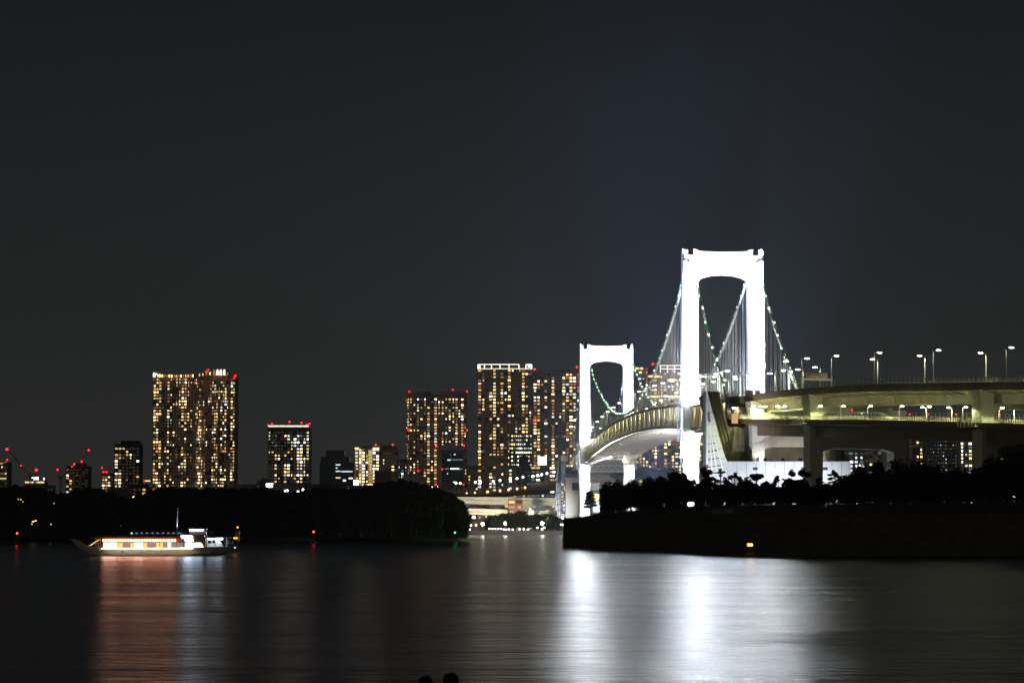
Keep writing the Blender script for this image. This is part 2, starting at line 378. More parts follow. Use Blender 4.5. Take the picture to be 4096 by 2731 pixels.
# decks
def fr(s): return (P(s,0,deckz(s)),EN)
allf=[fr(s) for s in ss]
c=MB(); c.ribbon(allf,[(-14,0),(-14,-.9),(14,-.9),(14,0)]); c.build('upper_deck','asphalt',BR)
c=MB(); c.ribbon(allf,[(-13.8,-10.1),(-13.8,-10.7),(13.8,-10.7),(13.8,-10.1)])
for i in range(len(ss)-1):
    for k in range(3):
        s=lerp(ss[i],ss[i+1],k/3); z=deckz(s)-11.3
        c.beam(P(s,-13.8,z),P(s,13.8,z),.35 if k else 1.0,1.0 if k else 3.4)
for n in (-9,-4.5,0,4.5,9): c.ribbon(allf,[(n-.15,-10.7),(n-.15,-11.5),(n+.15,-11.5),(n+.15,-10.7)])
c.build('lower_deck','concrete',BR)
for sg in (-1,1):
    c=MB()
    n=sg*14.5
    c.ribbon(allf,[(n-.5,-.2),(n-.5,-1.3),(n+.5,-1.3),(n+.5,-.2)]); c.ribbon(allf,[(n-.6,-9.9),(n-.6,-11.2),(n+.6,-11.2),(n+.6,-9.9)])
    for i in range(len(ss)-1):
        s0,s1=ss[i],ss[i+1]; sm=(s0+s1)/2
        c.beam(P(s0,n,deckz(s0)-1.2),P(sm,n,deckz(sm)-10),.75,1.1); c.beam(P(sm,n,deckz(sm)-10),P(s1,n,deckz(s1)-1.2),.75,1.1)
        c.beam(P(s0,n,deckz(s0)-1.2),P(s0,n,deckz(s0)-10),.4,.5)
        c.beam(P(sm,n,deckz(sm)-1.2),P(sm,n,deckz(sm)-10),.3,.4)
    c.build('stiffening_truss','truss_paint',BR)
    c=MB()
    for h in (.5,1.1,1.7,2.2): c.ribbon(allf,[(n-.05,h),(n-.05,h-.1),(n+.05,h-.1),(n+.05,h)])
    for i in range(int((L+2*SIDE)/3)):
        s=-SIDE+i*3; c.beam(P(s,n,deckz(s)-.3),P(s,n,deckz(s)+2.2),.1,.1)
    c.build('railing','rail_steel',BR)
for i in range(35):
    s=-110+i*23
    for n in (-12.2,12.2) if i%2 else (-12.2,):
        c=MB(); c.box(-.7,.7,-.12,.12,-.1,.1); c.v=[tuple(P(s,n,deckz(s)-1.5)+Vector(v)) for v in c.v]; c.build('deck_light','truss_lamp',BR)

# ---------------------------------------------------------------- street lamp prototypes
def lamp_proto(name,label,h,arm,headmat,r=.13,hs=(1.0,.42,.22),polemat='pole_steel',beam=None):
    t=thing(name,label,'street lamp')
    c=MB(); c.tube([(0,0,0),(0,0,h*.75),(0,0,h)],[r*1.3,r,r*.8],8); c.box(-.3,.3,-.3,.3,0,.5); c.build('pole',polemat,t)
    c=MB(); c.tube([(0,0,h-.5),(arm*.35,0,h-.05),(arm,0,h+.05)],[r*.7,r*.6,r*.5],6); c.build('arm',polemat,t)
    c=MB(); c.ball((arm+hs[0]*.6,0,h),1,10,6,sq=hs); c.build('lamp_head',headmat,t)
    if beam:
        l=bpy.data.lights.new('lamp_beam','SPOT'); l.energy=beam[0]; l.color=beam[1]; l.spot_size=math.radians(beam[2]); l.spot_blend=.15; l.shadow_soft_size=.15
        o=bpy.data.objects.new('lamp_beam',l); COL.objects.link(o); o.parent=t; o.location=(arm+hs[0]*.6,0,h-hs[2]-.1)
    return t
proto_up=lamp_proto('street_lamp','',12,1.6,'lamp_white',beam=(6500,(1,.96,.66),156))
protos_used={}
def place(proto,loc,rz,label,group):
    loc=Vector(loc)
    if proto.name not in protos_used:
        protos_used[proto.name]=1; proto.location=loc; proto.rotation_euler=(0,0,rz); proto['label']=label; proto['group']=group; return proto
    return copy_tree(proto,loc,rz,label,group)
k=0
for side,rz,nm in ((-1,0,'left'),(1,math.pi,'right')):
    for i in range(15):
        s=24+i*38+(12 if side>0 else 0)
        if s>L-8: continue
        place(proto_up,P(s,side*13.2,deckz(s)),rz,f'{ORD[i]} street lamp behind the nearer tower along the {nm} edge of the bridge deck','street lamps on the suspension bridge')
for i,(s,side) in enumerate(((-22,-1),(-58,-1),(-92,-1),(-30,1),(-64,1),(-98,1))):
    nm='left' if side<0 else 'right'
    place(proto_up,P(s,side*13.2,deckz(s)),0 if side<0 else math.pi,f'{ORD[i%3]} street lamp in front of the nearer tower on the {nm} deck edge','street lamps on the suspension bridge')

# ---------------------------------------------------------------- approach viaduct
def catmull(pts,step):
    out=[]
    n=len(pts)
    for i in range(n-1):
        p0=pts[max(i-1,0)];p1=pts[i];p2=pts[i+1];p3=pts[min(i+2,n-1)]
        m=max(1,int((Vector(p2)-Vector(p1)).length/step))
        for k in range(m):
            t=k/m
            out.append(Vector([.5*((2*b)+(-a+c)*t+(2*a-5*b+4*c-d)*t*t+(-a+3*b-3*c+d)*t**3) for a,b,c,d in zip(p0,p1,p2,p3)]))
    out.append(Vector(pts[-1])); return out
VP=[(2904,968,1597,1679),(2945,952,1594,1679),(3004,937,1587,1679),(3051,927,1580,1680),(3203,899,1562,1681),(3350,873,1553,1682),(3493,850,1546,1683),(3729,815,1542,1688),(4020,778,1538,1696),(4250,750,1537,1703),(4600,715,1534,1712),(5000,680,1532,1720)]
up=catmull([tuple(W(a,c,d)) for a,d,c,e in VP],5)
lo=catmull([tuple(W(a,e,d)) for a,d,c,e in VP],5)
def frames(pts):
    out=[]
    for i,p in enumerate(pts):
        d=pts[min(i+1,len(pts)-1)]-pts[max(i-1,0)]; d.z=0; d.normalize()
        r=Vector((-d.y,d.x,0)); r=r if r.x>0 else -r
        out.append((p,r))
    return out
# soften the frame turn near the start so the deck does not pinch
UF=frames(up); LF=frames(lo); rl=[f[1] for f in UF]
for _ in range(6):
    rl=[(rl[max(i-1,0)]+rl[i]+rl[min(i+1,len(rl)-1)]).normalized() for i in range(len(rl))]
UF=[(f[0],rl[i]) for i,f in enumerate(UF)]; LF=[(f[0],rl[i]) for i,f in enumerate(LF)]
def at(FR,px):
    best=min(range(len(FR)),key=lambda i:abs((FR[i][0].x/FR[i][0].y*F+2048)-px)); return FR[best]
VI=thing('approach_viaduct','double-deck concrete approach viaduct with lit lower deck curving off to the right','viaduct',tuple(W(3237,2000,893)))
c=MB(); c.ribbon(UF,[(0,0),(-.02,-.1),(0,-1.7),(5.5,-2.9),(24.5,-2.9),(30,-1.7),(30,-.1),(30,0)])
c.ribbon(UF,[(0,.004),(0,.9),(.35,.9),(.35,.004)]); c.ribbon(UF,[(29.6,.004),(29.6,.9),(30,.9),(30,.004)])
for i in range(0,len(UF)-1,1):
    p,r=UF[i]; c.beam(p+r*.2+Vector((0,0,-1.8)),p+r*5.4+Vector((0,0,-2.95)),.3,.35)
c.build('upper_deck','edge_brown',VI)
c=MB(); c.ribbon(UF,[(5.5,-2.85),(6,-6),(24,-6),(24.5,-2.85)])
for i in range(0,len(UF)-1,3):
    p,r=UF[i]; c.beam(p+r*5.5+Vector((0,0,-2.9)),p+r*5.9+Vector((0,0,-5.9)),.25,.35)
c.build('upper_girder','girder_paint',VI)
c=MB(); c.ribbon(LF,[(-3,0),(-3,-1.5),(1.5,-2.1),(37.5,-2.1),(41,-1.5),(41,0)]); c.ribbon(LF,[(-3,.004),(-3,.35),(-2.7,.35),(-2.7,.004)]); c.ribbon(LF,[(40.7,.004),(40.7,1.2),(41,1.2),(41,.004)]); c.ribbon(LF,[(9,.004),(9,.9),(9.3,.9),(9.3,.004)])
c.build('lower_deck','brown_girder',VI)
c=MB(); c.ribbon(LF,[(-2.65,.012),(40.6,.012)],closed=False); c.build('roadway','road_grey',VI)
c=MB()
for a in (1.5,30): c.ribbon(LF,[(a,-2.05),(a,-6),(a+7,-6),(a+7,-2.05)])
for i in range(0,len(LF)-1,1):
    p,r=LF[i]; c.beam(p+r*(-2.6)+Vector((0,0,-1.7)),p+r*1.4+Vector((0,0,-2.4)),.2,.3)
c.build('lower_girder','brown_girder',VI)
def railing(FR,w,h,post,bars,name,m,i0=0,i1=None,sub=2):
    c=MB(); fr_=FR[i0:i1]
    for k in range(1,bars+1): 
        z=h*k/bars; c.ribbon(fr_,[(w-.04,z),(w-.04,z-.1),(w+.04,z-.1),(w+.04,z)])
    for i in range(len(fr_)-1):
        for q in range(sub):
            a=fr_[i][0].lerp(fr_[i+1][0],q/sub); p=a+fr_[i][1]*w; c.beam(p,p+Vector((0,0,h)),post,post)
    return c.build(name,m,VI)
railing(UF,.2,2.9,.12,4,'railing','rail_steel')
railing(UF,29.8,2.9,.12,4,'railing','rail_steel')
railing(LF,-2.85,1.7,.16,2,'railing','rail_steel',sub=4)
railing(LF,9.15,1.6,.14,2,'railing','rail_steel',sub=3)
railing(LF,40.85,3.4,.18,3,'railing','rail_steel')
c=MB(); c.ribbon(UF,[(.16,1.0),(.16,2.85)],closed=False); c.build('screen_panel','clear_screen',VI)
for px,w_ in ((3082,8),(3117,8),(3160,8),(3184,10)):
    p,r=at(LF,px); q=p+r*w_+Vector((0,0,1.5)); flood(q,q+Vector((0,4,7)),2600,95,VI,(1,1,.75),.6)
def pier(px,name_lo=None,z_base=2,w0=1.8,w1=37,beam=True,cw=5.2):
    (pu,r)=at(UF,px); (pl,_)=at(LF,px); d=Vector((-r.y,r.x,0))
    c=MB()
    def col(w,z0,z1,flare):
        a=pu+r*w; 
        pts=[]
        for z,h in ((z0,cw/2),(z1-4,cw/2-.1),(z1,cw/2+flare)):
            pts.append((z,h))
        for (za,ha),(zb,hb) in zip(pts,pts[1:]):
            A=[];B=[]
            for sx,sy in ((-1,-1),(1,-1),(1,1),(-1,1)):
                q=a+r*(sx*ha)+d*(sy*2.6); A.append((q.x,q.y,za)); q=a+r*(sx*hb)+d*(sy*2.6); B.append((q.x,q.y,zb))
            c.add(A+B,[(0,3,2,1),(4,5,6,7),(0,1,5,4),(1,2,6,5),(2,3,7,6),(3,0,4,7)])
    col(w0,z_base,pu.z-1.75,.5); col(w1,z_base,pu.z-7,.5)
    def cross(za,zb,hz):
        q=[(w0+cw/2-.1,za),(w1-cw/2+.1,za),(w1-cw/2+.1,zb-hz),(w1-cw/2-4,zb),(w0+cw/2+4,zb),(w0+cw/2-.1,zb-hz)]
        c.prism([pu+r*w+Vector((0,0,z-pu.z))-d*2.2 for w,z in q],(0,0,0),d*4.4)
    cross(pl.z-6.2,pl.z-10.3,1.2)
    cross(pu.z-6.05,pu.z-7.9,1.4)
    for k in range(7):
        w=5+k*5; q=pu+r*w; c.box(q.x-.8,q.x+.8,q.y-.8,q.y+.8,pl.z-6.25,pl.z-5.3)
    return c.build('pier','pale_concrete',VI)
pier(3237); pier(3915); pier(4860)
ZA=Z(1845,928)
pier(3004,z_base=ZA,w1=32)
# access cage on pier edge
for px in (3237,3925):
    p,r=at(LF,px); c=MB(); d=Vector((-r.y,r.x,0))
    c.beam(p+r*-4-d*5+Vector((0,0,-1.2)),p+r*-4+d*5+Vector((0,0,-1.2)),1.6,.3)
    for k in range(6):
        q=p+r*-4.6+d*(-5+2*k); c.beam(q+Vector((0,0,-1.2)),q+Vector((0,0,.6)),.12,.12)
    for z in (-.3,.6): c.beam(p+r*-4.6-d*5+Vector((0,0,z)),p+r*-4.6+d*5+Vector((0,0,z)),.12,.12)
    c.build('inspection_gangway','rail_steel',VI)
# overhead sign gantry on the upper deck (seen from behind)
for i,(px,dd) in enumerate(((3100,885),(3230,860),(3400,835),(3560,800),(3720,775),(3880,740),(4060,715))):
    a=W(px,2100,dd); T=thing('ground_lamp',f'{ORD[i]} lamp post from the left on the ground beneath the viaduct behind the islet pines','lamp',(a.x+8,dd,0),'lamp posts beneath the viaduct')
    c=MB(); c.tube([(a.x+8,dd,0),(a.x+8,dd,7)],.12,6); c.build('pole','pole_steel',T); c=MB(); c.ball((a.x+8,dd,7.2),.45,8,5); c.build('lamp_head','ground_glow',T)
b=MB(); b.box(X(2700,900),420,700,1000,-2,.6); struct('viaduct_ground',b,'paving')
GA=thing('sign_gantry','beige sign gantry standing over the upper deck above the first tall pier','sign gantry',tuple(at(UF,3215)[0]))
p,r=at(UF,3215)
c=MB(); a=p+r*.5; e=p+r*13; c.beam(a,a+Vector((0,0,5.5)),.6,.6); c.beam(e,e+Vector((0,0,5.5)),.6,.6); c.beam(a+Vector((0,0,4.3)),e+Vector((0,0,4.3)),.8,.7); c.build('frame','pale_concrete',GA)
c=MB()
for k in range(5): q=a+r*(2+k*1.75)+Vector((0,0,5.8)); c.beam(q,q+r*1.65,.4,2.0)
c.build('sign_panel','rail_steel',GA)
# upper lamps
cx=lambda x:3100+x*.4464; cyy=lambda y:1350+y*.4464
UL=[48,230,505,883,1410,2060]
for i,x in enumerate(UL):
    p,r=at(UF,cx(x)); place(proto_up,p+r*.5,math.atan2(r.y,r.x),f'{ORD[i]} tall lamp from the bridge tower along the near edge of the upper viaduct deck','tall lamps on the upper viaduct deck')
for i,(x,hx) in enumerate(((252,0),(408,0),(948,0),(1387,0),(1880,0))):
    tgt=cx(x)
    best=min(UF,key=lambda f:abs(((f[0]+f[1]*29.4).x/(f[0]+f[1]*29.4).y*F+2048)-tgt)); p,r=best
    place(proto_up,p+r*29.4,math.atan2(-r.y,-r.x),f'{ORD[i]} tall lamp from the bridge tower along the far edge of the upper viaduct deck','tall lamps on the upper viaduct deck')
p,r=at(UF,3380)
t=lamp_proto('unlit_lamp','tall unlit lamp post on the far edge of the upper viaduct deck',12,1.6,'dark_steel'); t.location=p+r*29.4+Vector((3,0,0)); t.rotation_euler=(0,0,math.pi)
proto_lo=lamp_proto('deck_lamp','',5.2,.9,'lamp_under',r=.1,hs=(.75,.4,.22),beam=(8500,(.93,1,.45),168))
for i,x in enumerate([-150,-90,-40,20,75,133,450,650,875,1130,1422,1747,2062,2290]):
    p,r=at(LF,cx(x)); place(proto_lo,p+r*-2.3,math.atan2(r.y,r.x),f'{ORD[i]} short lamp from the bridge end along the near railing of the lower viaduct deck','short lamps along the lower viaduct deck')
for i,x in enumerate([330,800,1330,1580,2170]):
    tgt=cx(x); p,r=min(LF,key=lambda f:abs(((f[0]+f[1]*26).x/(f[0]+f[1]*26).y*F+2048)-tgt))
    place(proto_lo,p+r*26,math.atan2(-r.y,-r.x),f'{ORD[i]} short lamp from the anchorage in the far row of the lower viaduct deck','short lamps along the lower viaduct deck')
# red signals on the lower deck
ps=None
for i,(x,w) in enumerate(((665,12),(1207,30),(1365,34),(1650,34),(1915,36),(2052,20))):
    tgt=cx(x); p,r=min(LF,key=lambda f:abs(((f[0]+f[1]*w).x/(f[0]+f[1]*w).y*F+2048)-tgt))
    lab=f'{ORD[i]} red signal light from the anchorage on a slim post between the viaduct decks'
    if ps is None:
        ps=thing('signal_post',lab,'signal',(0,0,0),'red signals between the viaduct decks')
        c=MB(); c.tube([(0,0,0),(0,0,4.0)],.09,6); c.build('pole','dark_steel',ps)
        c=MB(); c.box(-.35,.35,-.1,.3,3.6,4.5); c.build('housing','dark_steel',ps)
        c=MB(); c.ball((0,-.25,4.05),.3,8,5); c.build('signal_lamp','red_beacon',ps); ps.location=p+r*w
    else: copy_tree(ps,p+r*w,0,lab,'red signals between the viaduct decks',.7)
p,r=at(UF,3944); c=MB()
t=thing('signal_post','small red light above the upper deck right of the tall pier','signal',tuple(p+r*29)); c.tube([p+r*29,p+r*29+Vector((0,0,2.9))],.08,6); c.build('pole','dark_steel',t); c=MB(); c.ball(p+r*29+Vector((0,0,3.1)),.28); c.build('signal_lamp','red_beacon',t)

# cars
def car_mesh():
    t=thing('parked_car','','car')
    c=MB()
    prof=[(-2.2,.35),(-2.25,.8),(-1.6,.95),(-.9,1.42),(.9,1.45),(1.5,1.0),(2.2,.85),(2.2,.35)]
    c.prism([(x,-.85,z) for x,z in prof],(0,0,0),(0,1.7,0)); c.build('body','car_silver',t)
    c=MB(); c.prism([(x,-.87,z) for x,z in ((-1.35,.98),(-.85,1.35),(.85,1.37),(1.3,1.0))],(0,0,0),(0,1.74,0)); c.build('window','glass_dark',t)
    for x in (-1.4,1.4):
        for y in (-.8,.62): c=MB(); c.tube([(x,y,.33),(x,y+.2,.33)],.33,12); c.build('wheel','rubber',t)
    for y in (-.6,.6): c=MB(); c.box(-2.32,-2.24,y-.2,y+.2,.6,.8); c.build('tail_light','red_beacon',t)
    return t
CAR=car_mesh(); CAR.name='driving_car'
def put_car(loc,rz,label):
    return place(CAR,loc,rz,label,'cars on the roadways')

# ---------------------------------------------------------------- near anchorage
AN=thing('bridge_anchorage','white panelled concrete bridge anchorage with slanted horn, lit from below, behind the pines','anchorage',tuple(W(3100,2000,928)))
AD=928; DP=62
c=MB(); poly=[W(2910,1845,AD),W(3403,1845,AD),W(3403,2160,AD),W(2910,2160,AD)]
c.prism(poly,(0,0,0),(0,DP,0)); 
c.build('base_wall','panel_white',AN)
c=MB()
for k in range(1,13):
    q=W(2910+k*38,1845,AD); c.box(q.x-.06,q.x+.06,AD-.03,AD-.004,2,ZA-.2)
for z in (ZA-8,ZA-16): c.box(X(2912,AD),X(3402,AD),AD-.034,AD-.006,z,z+.12)
c.build('panel_joint','dark_steel',AN)
c=MB(); z=ZA-11; c.box(X(2912,AD),X(3402,AD),AD-.5,AD-.04,z,z+.5); c.build('ledge','white_paint',AN)
for q in (3021,3301):
    a=W(q,1874,AD); c=MB(); c.box(a.x-.9,a.x+.9,AD-.12,AD+.1,a.z-.5,a.z+.5)
    c.build('vent','dark_steel',AN)
c=MB(); hp=[(2823,1563),(2829,1564),(2843,1620),(2862,1690),(2880,1760),(2893,1805),(2901,1828),(2910,1845),(2910,2160),(2823,2160)]
c.prism([W(a,e,AD-1) for a,e in hp],(0,0,0),(0,14,0)); c.build('horn_face','panel_white',AN)
c=MB()
for k,yy in enumerate((1600,1650,1700,1750,1800,1840,1880,1920)):
    a=W(2824,yy+6,AD); xr=interp([(1564,2829),(1620,2843),(1690,2862),(1760,2880),(1828,2901),(1845,2910),(2200,2910)],yy); e=W(xr-1,yy-8,AD)
    c.beam((a.x,AD-1.02,a.z),(e.x,AD-1.02,e.z),.05,.12)
c.build('panel_joint','dark_steel',AN)
# raking window grid on the horn
c=MB(); ap=(2832,1655)
foot=[(2826,1900),(2848,1900),(2868,1896),(2893,1890)]
def fan(k,y):
    f=foot[k]; t=(y-ap[1])/(f[1]-ap[1]); return lerp(ap[0],f[0],t)
rows=[1683,1713,1743,1773,1803,1833,1863,1890]
for yy in rows:
    xl,xr=fan(0,yy),fan(3,yy); A=W(xl,yy+3,AD); B=W(xr,yy-4,AD)
    c.prism([Vector((A.x,AD-1.1,A.z)),Vector((B.x,AD-1.1,B.z)),Vector((B.x,AD-1.1,B.z-.75)),Vector((A.x,AD-1.1,A.z-.75))],(0,0,0),(0,.09,0))
c.build('window_slot','brown_girder',AN)
c=MB()
for k in range(4):
    A=W(*ap,AD); B=W(*foot[k],AD); c.beam((A.x,AD-1.45,A.z),(B.x,AD-1.45,B.z),.28,.5)
for yy in rows:
    A=W(fan(0,yy),yy+10,AD); B=W(fan(3,yy)+2,yy+2,AD); c.beam((A.x,AD-1.5,A.z),(B.x,AD-1.5,B.z),.3,.3)
c.build('window_frame','white_paint',AN)
c=MB(); hp=[(2830,1565),(2872,1565),(2886,1620),(2898,1665),(2908,1700),(2930,1712),(2938,1706),(2988,1706),(2990,1844.5),(2905,1844.5),(2880,1750)]
c.prism([W(a,e,AD+8) for a,e in hp],(0,0,0),(0,46,0))
for k in range(7):
    o=k*6; a=W(2832+o,1566,AD+7.6); e=W(2890+o*1.1,1790,AD+7.6)
    c.beam(a,e,.5,.5 if k%2 else 1.3)
c.build('slanted_buttress','stained_concrete',AN)
c=MB(); c.prism([W(a,e,AD+6) for a,e in ((2938,1712),(2978,1712),(2978,1842),(2925,1842))],(0,0,0),(0,3,0)); c.build('cable_chamber','stained_concrete',AN)
c=MB(); c.prism([W(a,e,AD+10) for a,e in ((3322,1790),(3366,1790),(3384,1820),(3400,1844.5),(3322,1844.5))],(0,0,0),(0,40,0)); c.build('slanted_buttress','stained_concrete',AN)
c=MB()  # curved back wall
n=14; fs=[]
for k in range(n+1):
    t=k/n; px=lerp(3000,3326,t); q=W(px,1844,AD+14+10*math.sin(math.pi*t)); fs.append((Vector((q.x,q.y,0)),Vector((0,1,0))))
for (p0,_),(p1,_) in zip(fs,fs[1:]):
    c.add([(p0.x,p0.y,ZA),(p1.x,p1.y,ZA),(p1.x,p1.y-3,41.5),(p0.x,p0.y-3,41.5),(p0.x,p0.y+4,ZA),(p1.x,p1.y+4,ZA),(p1.x,p1.y+4,41.5),(p0.x,p0.y+4,41.5)],[(0,1,2,3),(3,2,6,7),(4,7,6,5),(0,4,5,1)])
c.build('curved_wall','old_concrete',AN)
c=MB(); a=W(2960,1672,AD+4); c.box(a.x-3.2,a.x-.9,AD+3,AD+5,a.z-2,a.z+1.8); c.build('lit_window','lit_am',AN)
# lights at the anchorage
for px,pw,an in ((3060,1.7e4,105),(3185,8e4,95),(3330,1.5e4,105)):
    q=W(px,2120,AD-22); flood((q.x,q.y,6),(W(px,1930,AD).x,AD,16),pw,an,AN,(.93,.96,1),.8)
q=W(2790,2100,AD-34); flood((q.x,q.y,8),(X(2862,AD),AD,36),8e4,70,AN,(.85,.9,1),.7)
for px in (3060,3130,3200,3270):
    q=W(px,1843,AD+3); flood((q.x,q.y,ZA+.8),(q.x,AD+20,ZA+2.5),2200,120,AN,(1,.93,.82),1)
q=W(3030,1845,AD+1); flood((q.x,q.y,ZA+1),(W(3020,1700,960).x,955,44),2e3,60,AN,(.95,.97,1),.7)

# ---------------------------------------------------------------- floodlights of the bridge
def bank(a,w,h,d):
    c=MB()
    for i in range(5):
        for j in range(3): q=a+EN*((i-2)*w/4)+Vector((0,0,(j-1)*h/2)); c.beam(q,q+d*-.7,.55,.45)
    c.beam(a-EN*w/2-d*.8,a+EN*w/2-d*.8,.2,h); c.beam(a-d*.8-Vector((0,0,h/2)),a-d*.8-Vector((0,0,h/2+1.4)),.4,.4); c.build('floodlight_bank','dark_steel',BR)
def tf(s0,hi,lo_):
    for sg in (-1,1):
        a=P(s0-90,sg*1.6,deckz(s0-90)+3); bank(a-ES*.4,2.6,2,ES)
        for k in range(20):
            spot(a+EN*((k%5-2)*.5)+Vector((0,0,(k//5-1.5)*.4)),P(s0-4,sg*14.85,60.5+k*3.55),hi,5.6,(.96,.98,1),.35,.2)
        for n_,z_ in ((3.4,122.8),(9.2,122.5)): spot(a+EN*(n_*.2),P(s0-3,sg*n_,z_),hi*1.5,7.8,(.96,.98,1),.35,.2)
        a=P(s0-84,sg*2,deckz(s0-84)-14); bank(a-ES*.4,2.6,1.2,ES)
        for k in range(14): spot(a+EN*((k%5-2)*.5),P(s0-4,sg*15,4+k*4.0),lo_,5.8,(.97,.99,1),.35,.2)
        if s0<9:
            flood(P(s0-12,sg*21,6.5),P(s0+60,0,55),6e5,60,BR,(1,1,.97),.8)
            flood(P(s0+22,sg*6,8),P(s0+150,0,58),9e5,70,BR,(1,1,.97),.8)
        flood(P(s0+8,sg*28,6.5),P(s0+16,sg*22,330),5.0e6,46,BR,(.48,.57,1),1.0)   # skyward lamps added for the blue glow above the towers
tf(0,5.4e6,5.2e6); tf(L,1.7e6,.85e6)
for sg in (-1,1):  # wash lamps added to brighten the hangers
    flood(P(7,sg*16.5,62.5),P(80,sg*14.6,88),2.0e5,60,BR,(.95,.98,1),.8); flood(P(L-7,sg*16.5,62.5),P(L-80,sg*14.6,88),2.0e5,60,BR,(.95,.98,1),.8)
    for s_ in (52,L-52): flood(P(s_,sg*16.5,deckz(s_)+2),P(s_+(-34 if s_<99 else 34),sg*14.6,104),6e4,60,BR,(.95,.98,1),.8)
    flood(P(-104,sg*16.5,59.5),P(-60,sg*14.6,84),5e4,70,BR,(.95,1,.85),.9)
for sg in (-1,1):
    flood(P(L-26,sg*6,10),P(L-130,0,58),7e5,75,BR,(1,1,.97),.8)

# ---------------------------------------------------------------- city buildings
UNIT={}
def pane(k):
    if k not in UNIT:
        me=bpy.data.meshes.new('window'); me.from_pydata([(x,y,z) for z in (-.5,.5) for x,y in ((-.5,-.5),(.5,-.5),(.5,.5),(-.5,.5))],[],[(0,3,2,1),(4,5,6,7),(0,1,5,4),(1,2,6,5),(2,3,7,6),(3,0,4,7)])
        me.materials.append(MATS[k]); UNIT[k]=me
    return UNIT[k]
def pick(pal):
    r=R.random()*sum(v for _,v in pal); 
    for k,v in pal:
        r-=v
        if r<=0: return k
    return pal[-1][0]
WARM=[('w1',5),('w2',3),('w3',3),('am',1.5),('co',1.2),('wh',1.2),('dc',1.5),('ye',1.5)]
WHITE=[('wh',3),('w2',3),('w1',2),('co',3),('dc',1)]
COOL=[('co',4),('dc',5),('wh',2)]
def building(name,label,pts,top,depth,fl,bay,wall,lit,pal=WARM,base=2.5,ww=.62,wh=.52,skip=1,cols=None,pil=2,band=.3,dark=True,runs=.35,bottom=None,group=None,maxw=100,cat='building',colp=None,colseg=None):
    """pts: (px,D) along the visible front from left to right"""
    g=[(X(px,D,(top+1950)/2),D) for px,D in pts]; Dm=pts[0][1]; zt=Z(top,Dm)
    T=thing(name,label,cat,(g[0][0],g[0][1],base),group)
    m=MB(); ring=[Vector((x,y,base)) for x,y in g]+[Vector((g[-1][0],g[-1][1]+depth,base)),Vector((g[0][0],g[0][1]+depth,base))]
    m.prism(ring,(0,0,0),(0,0,zt-base))
    wins=[]; nf=int((zt-base)/fl)
    x0,y0=g[0][0],g[0][1]
    for si,((xa,ya),(xb,yb)) in enumerate(zip(g,g[1:])):
        ln=math.hypot(xb-xa,yb-ya); nb=max(1,round(ln/bay)); bw=ln/nb; ux,uy=(xb-xa)/ln,(yb-ya)/ln; nx,ny=uy,-ux
        ang=math.atan2(uy,ux)
        cw=[R.choice((.35,.7,1,1,1.6,2.2)) for _ in range(nb)]
        if colseg: cl=colseg[si]; cw=[cl[int(i*len(cl)/nb)] for i in range(nb)]
        if colp: cw=[colp[int(i*len(colp)/nb)] for i in range(nb)]
        if band:
            for f in range(1,nf+1):
                z=zt-f*fl; a=Vector((xa+nx*band/2,ya+ny*band/2,z)); e=Vector((xb+nx*band/2,yb+ny*band/2,z)); m.beam(a,e,band,.32*fl/3.3)
        if pil:
            for i in range(0,nb+1,pil):
                px_,py_=xa+ux*i*bw,ya+uy*i*bw; m.beam((px_+nx*(band/2+.06),py_+ny*(band/2+.06),base),(px_+nx*(band/2+.06),py_+ny*(band/2+.06),zt-.02),band+.12,.4,up=(nx,ny,0))
        for i in range(nb):
            prev=False
            for f in range(skip,nf):
                z=zt-(f+.5)*fl
                if bottom and z<Z(bottom,Dm): break
                p=lit*cw[i]; 
                if prev: p=p+(1-p)*runs
                on=R.random()<min(p,.93); prev=on
                cxp=xa+ux*(i+.5)*bw+nx*.06; cyp=ya+uy*(i+.5)*bw+ny*.06
                w_=bw*ww*(R.choice((.9,1.1,1.25)) if cw[i]>1 else R.choice((.45,.6,.85))); 
                if on: wins.append((cxp,cyp,z,w_,fl*wh,ang,'lit_'+pick(pal)))
                elif dark: wins.append((cxp,cyp,z,bw*ww,fl*wh,ang,'glass_dark' if R.random()<.22 else 'lit_du'))  # most unlit panes get a faint added glow to lift the dark facade
    T_w=m.build('wall',wall,T)
    on=[q for q in wins if q[6] not in('glass_dark','lit_du')]; off=[q for q in wins if q[6] in('glass_dark','lit_du')]
    R.shuffle(on)
    on.sort(key=lambda q:-q[3]*q[4]*(2 if q[6][4:] in('w2','wh','w1','co','ye') else 1))
    for q in on[:maxw]:
        o=bpy.data.objects.new('window',pane(q[6])); COL.objects.link(o); o.parent=T
        o.location=(q[0]-x0,q[1]-y0,q[2]-base); o.scale=(q[3],.16,q[4]); o.rotation_euler=(0,0,q[5])
    ks=sorted(set(q[6] for q in on[maxw:]+off)); mm=MB()
    for q in on[maxw:]+off:
        mm.mi=ks.index(q[6]); c_,s_=math.cos(q[5]),math.sin(q[5]); vs=[]
        for a,e in ((-.5,-.5),(.5,-.5),(.5,.5),(-.5,.5)):
            dx=a*q[3]; vs.append((q[0]+dx*c_+s_*.08,q[1]+dx*s_-c_*.08,q[2]+e*q[4]))
        mm.add(vs,[(0,1,2,3)])
    if mm.v:
        o=mm.build('window_rows',ks,T); o['kind']='stuff'
    T['_zt']=zt
    return T
def beacon(T,px,py,D,r=1.15,m='red_beacon',name='beacon'):
    r*=.78; q=W(px,py,D); c=MB(); c.ball(q,r,7,5); o=c.build(name,m,T); 
    c=MB(); c.beam(q-Vector((0,0,r)),q-Vector((0,0,r+2)),.3,.3); c.build('beacon_mast','dark_steel',T)
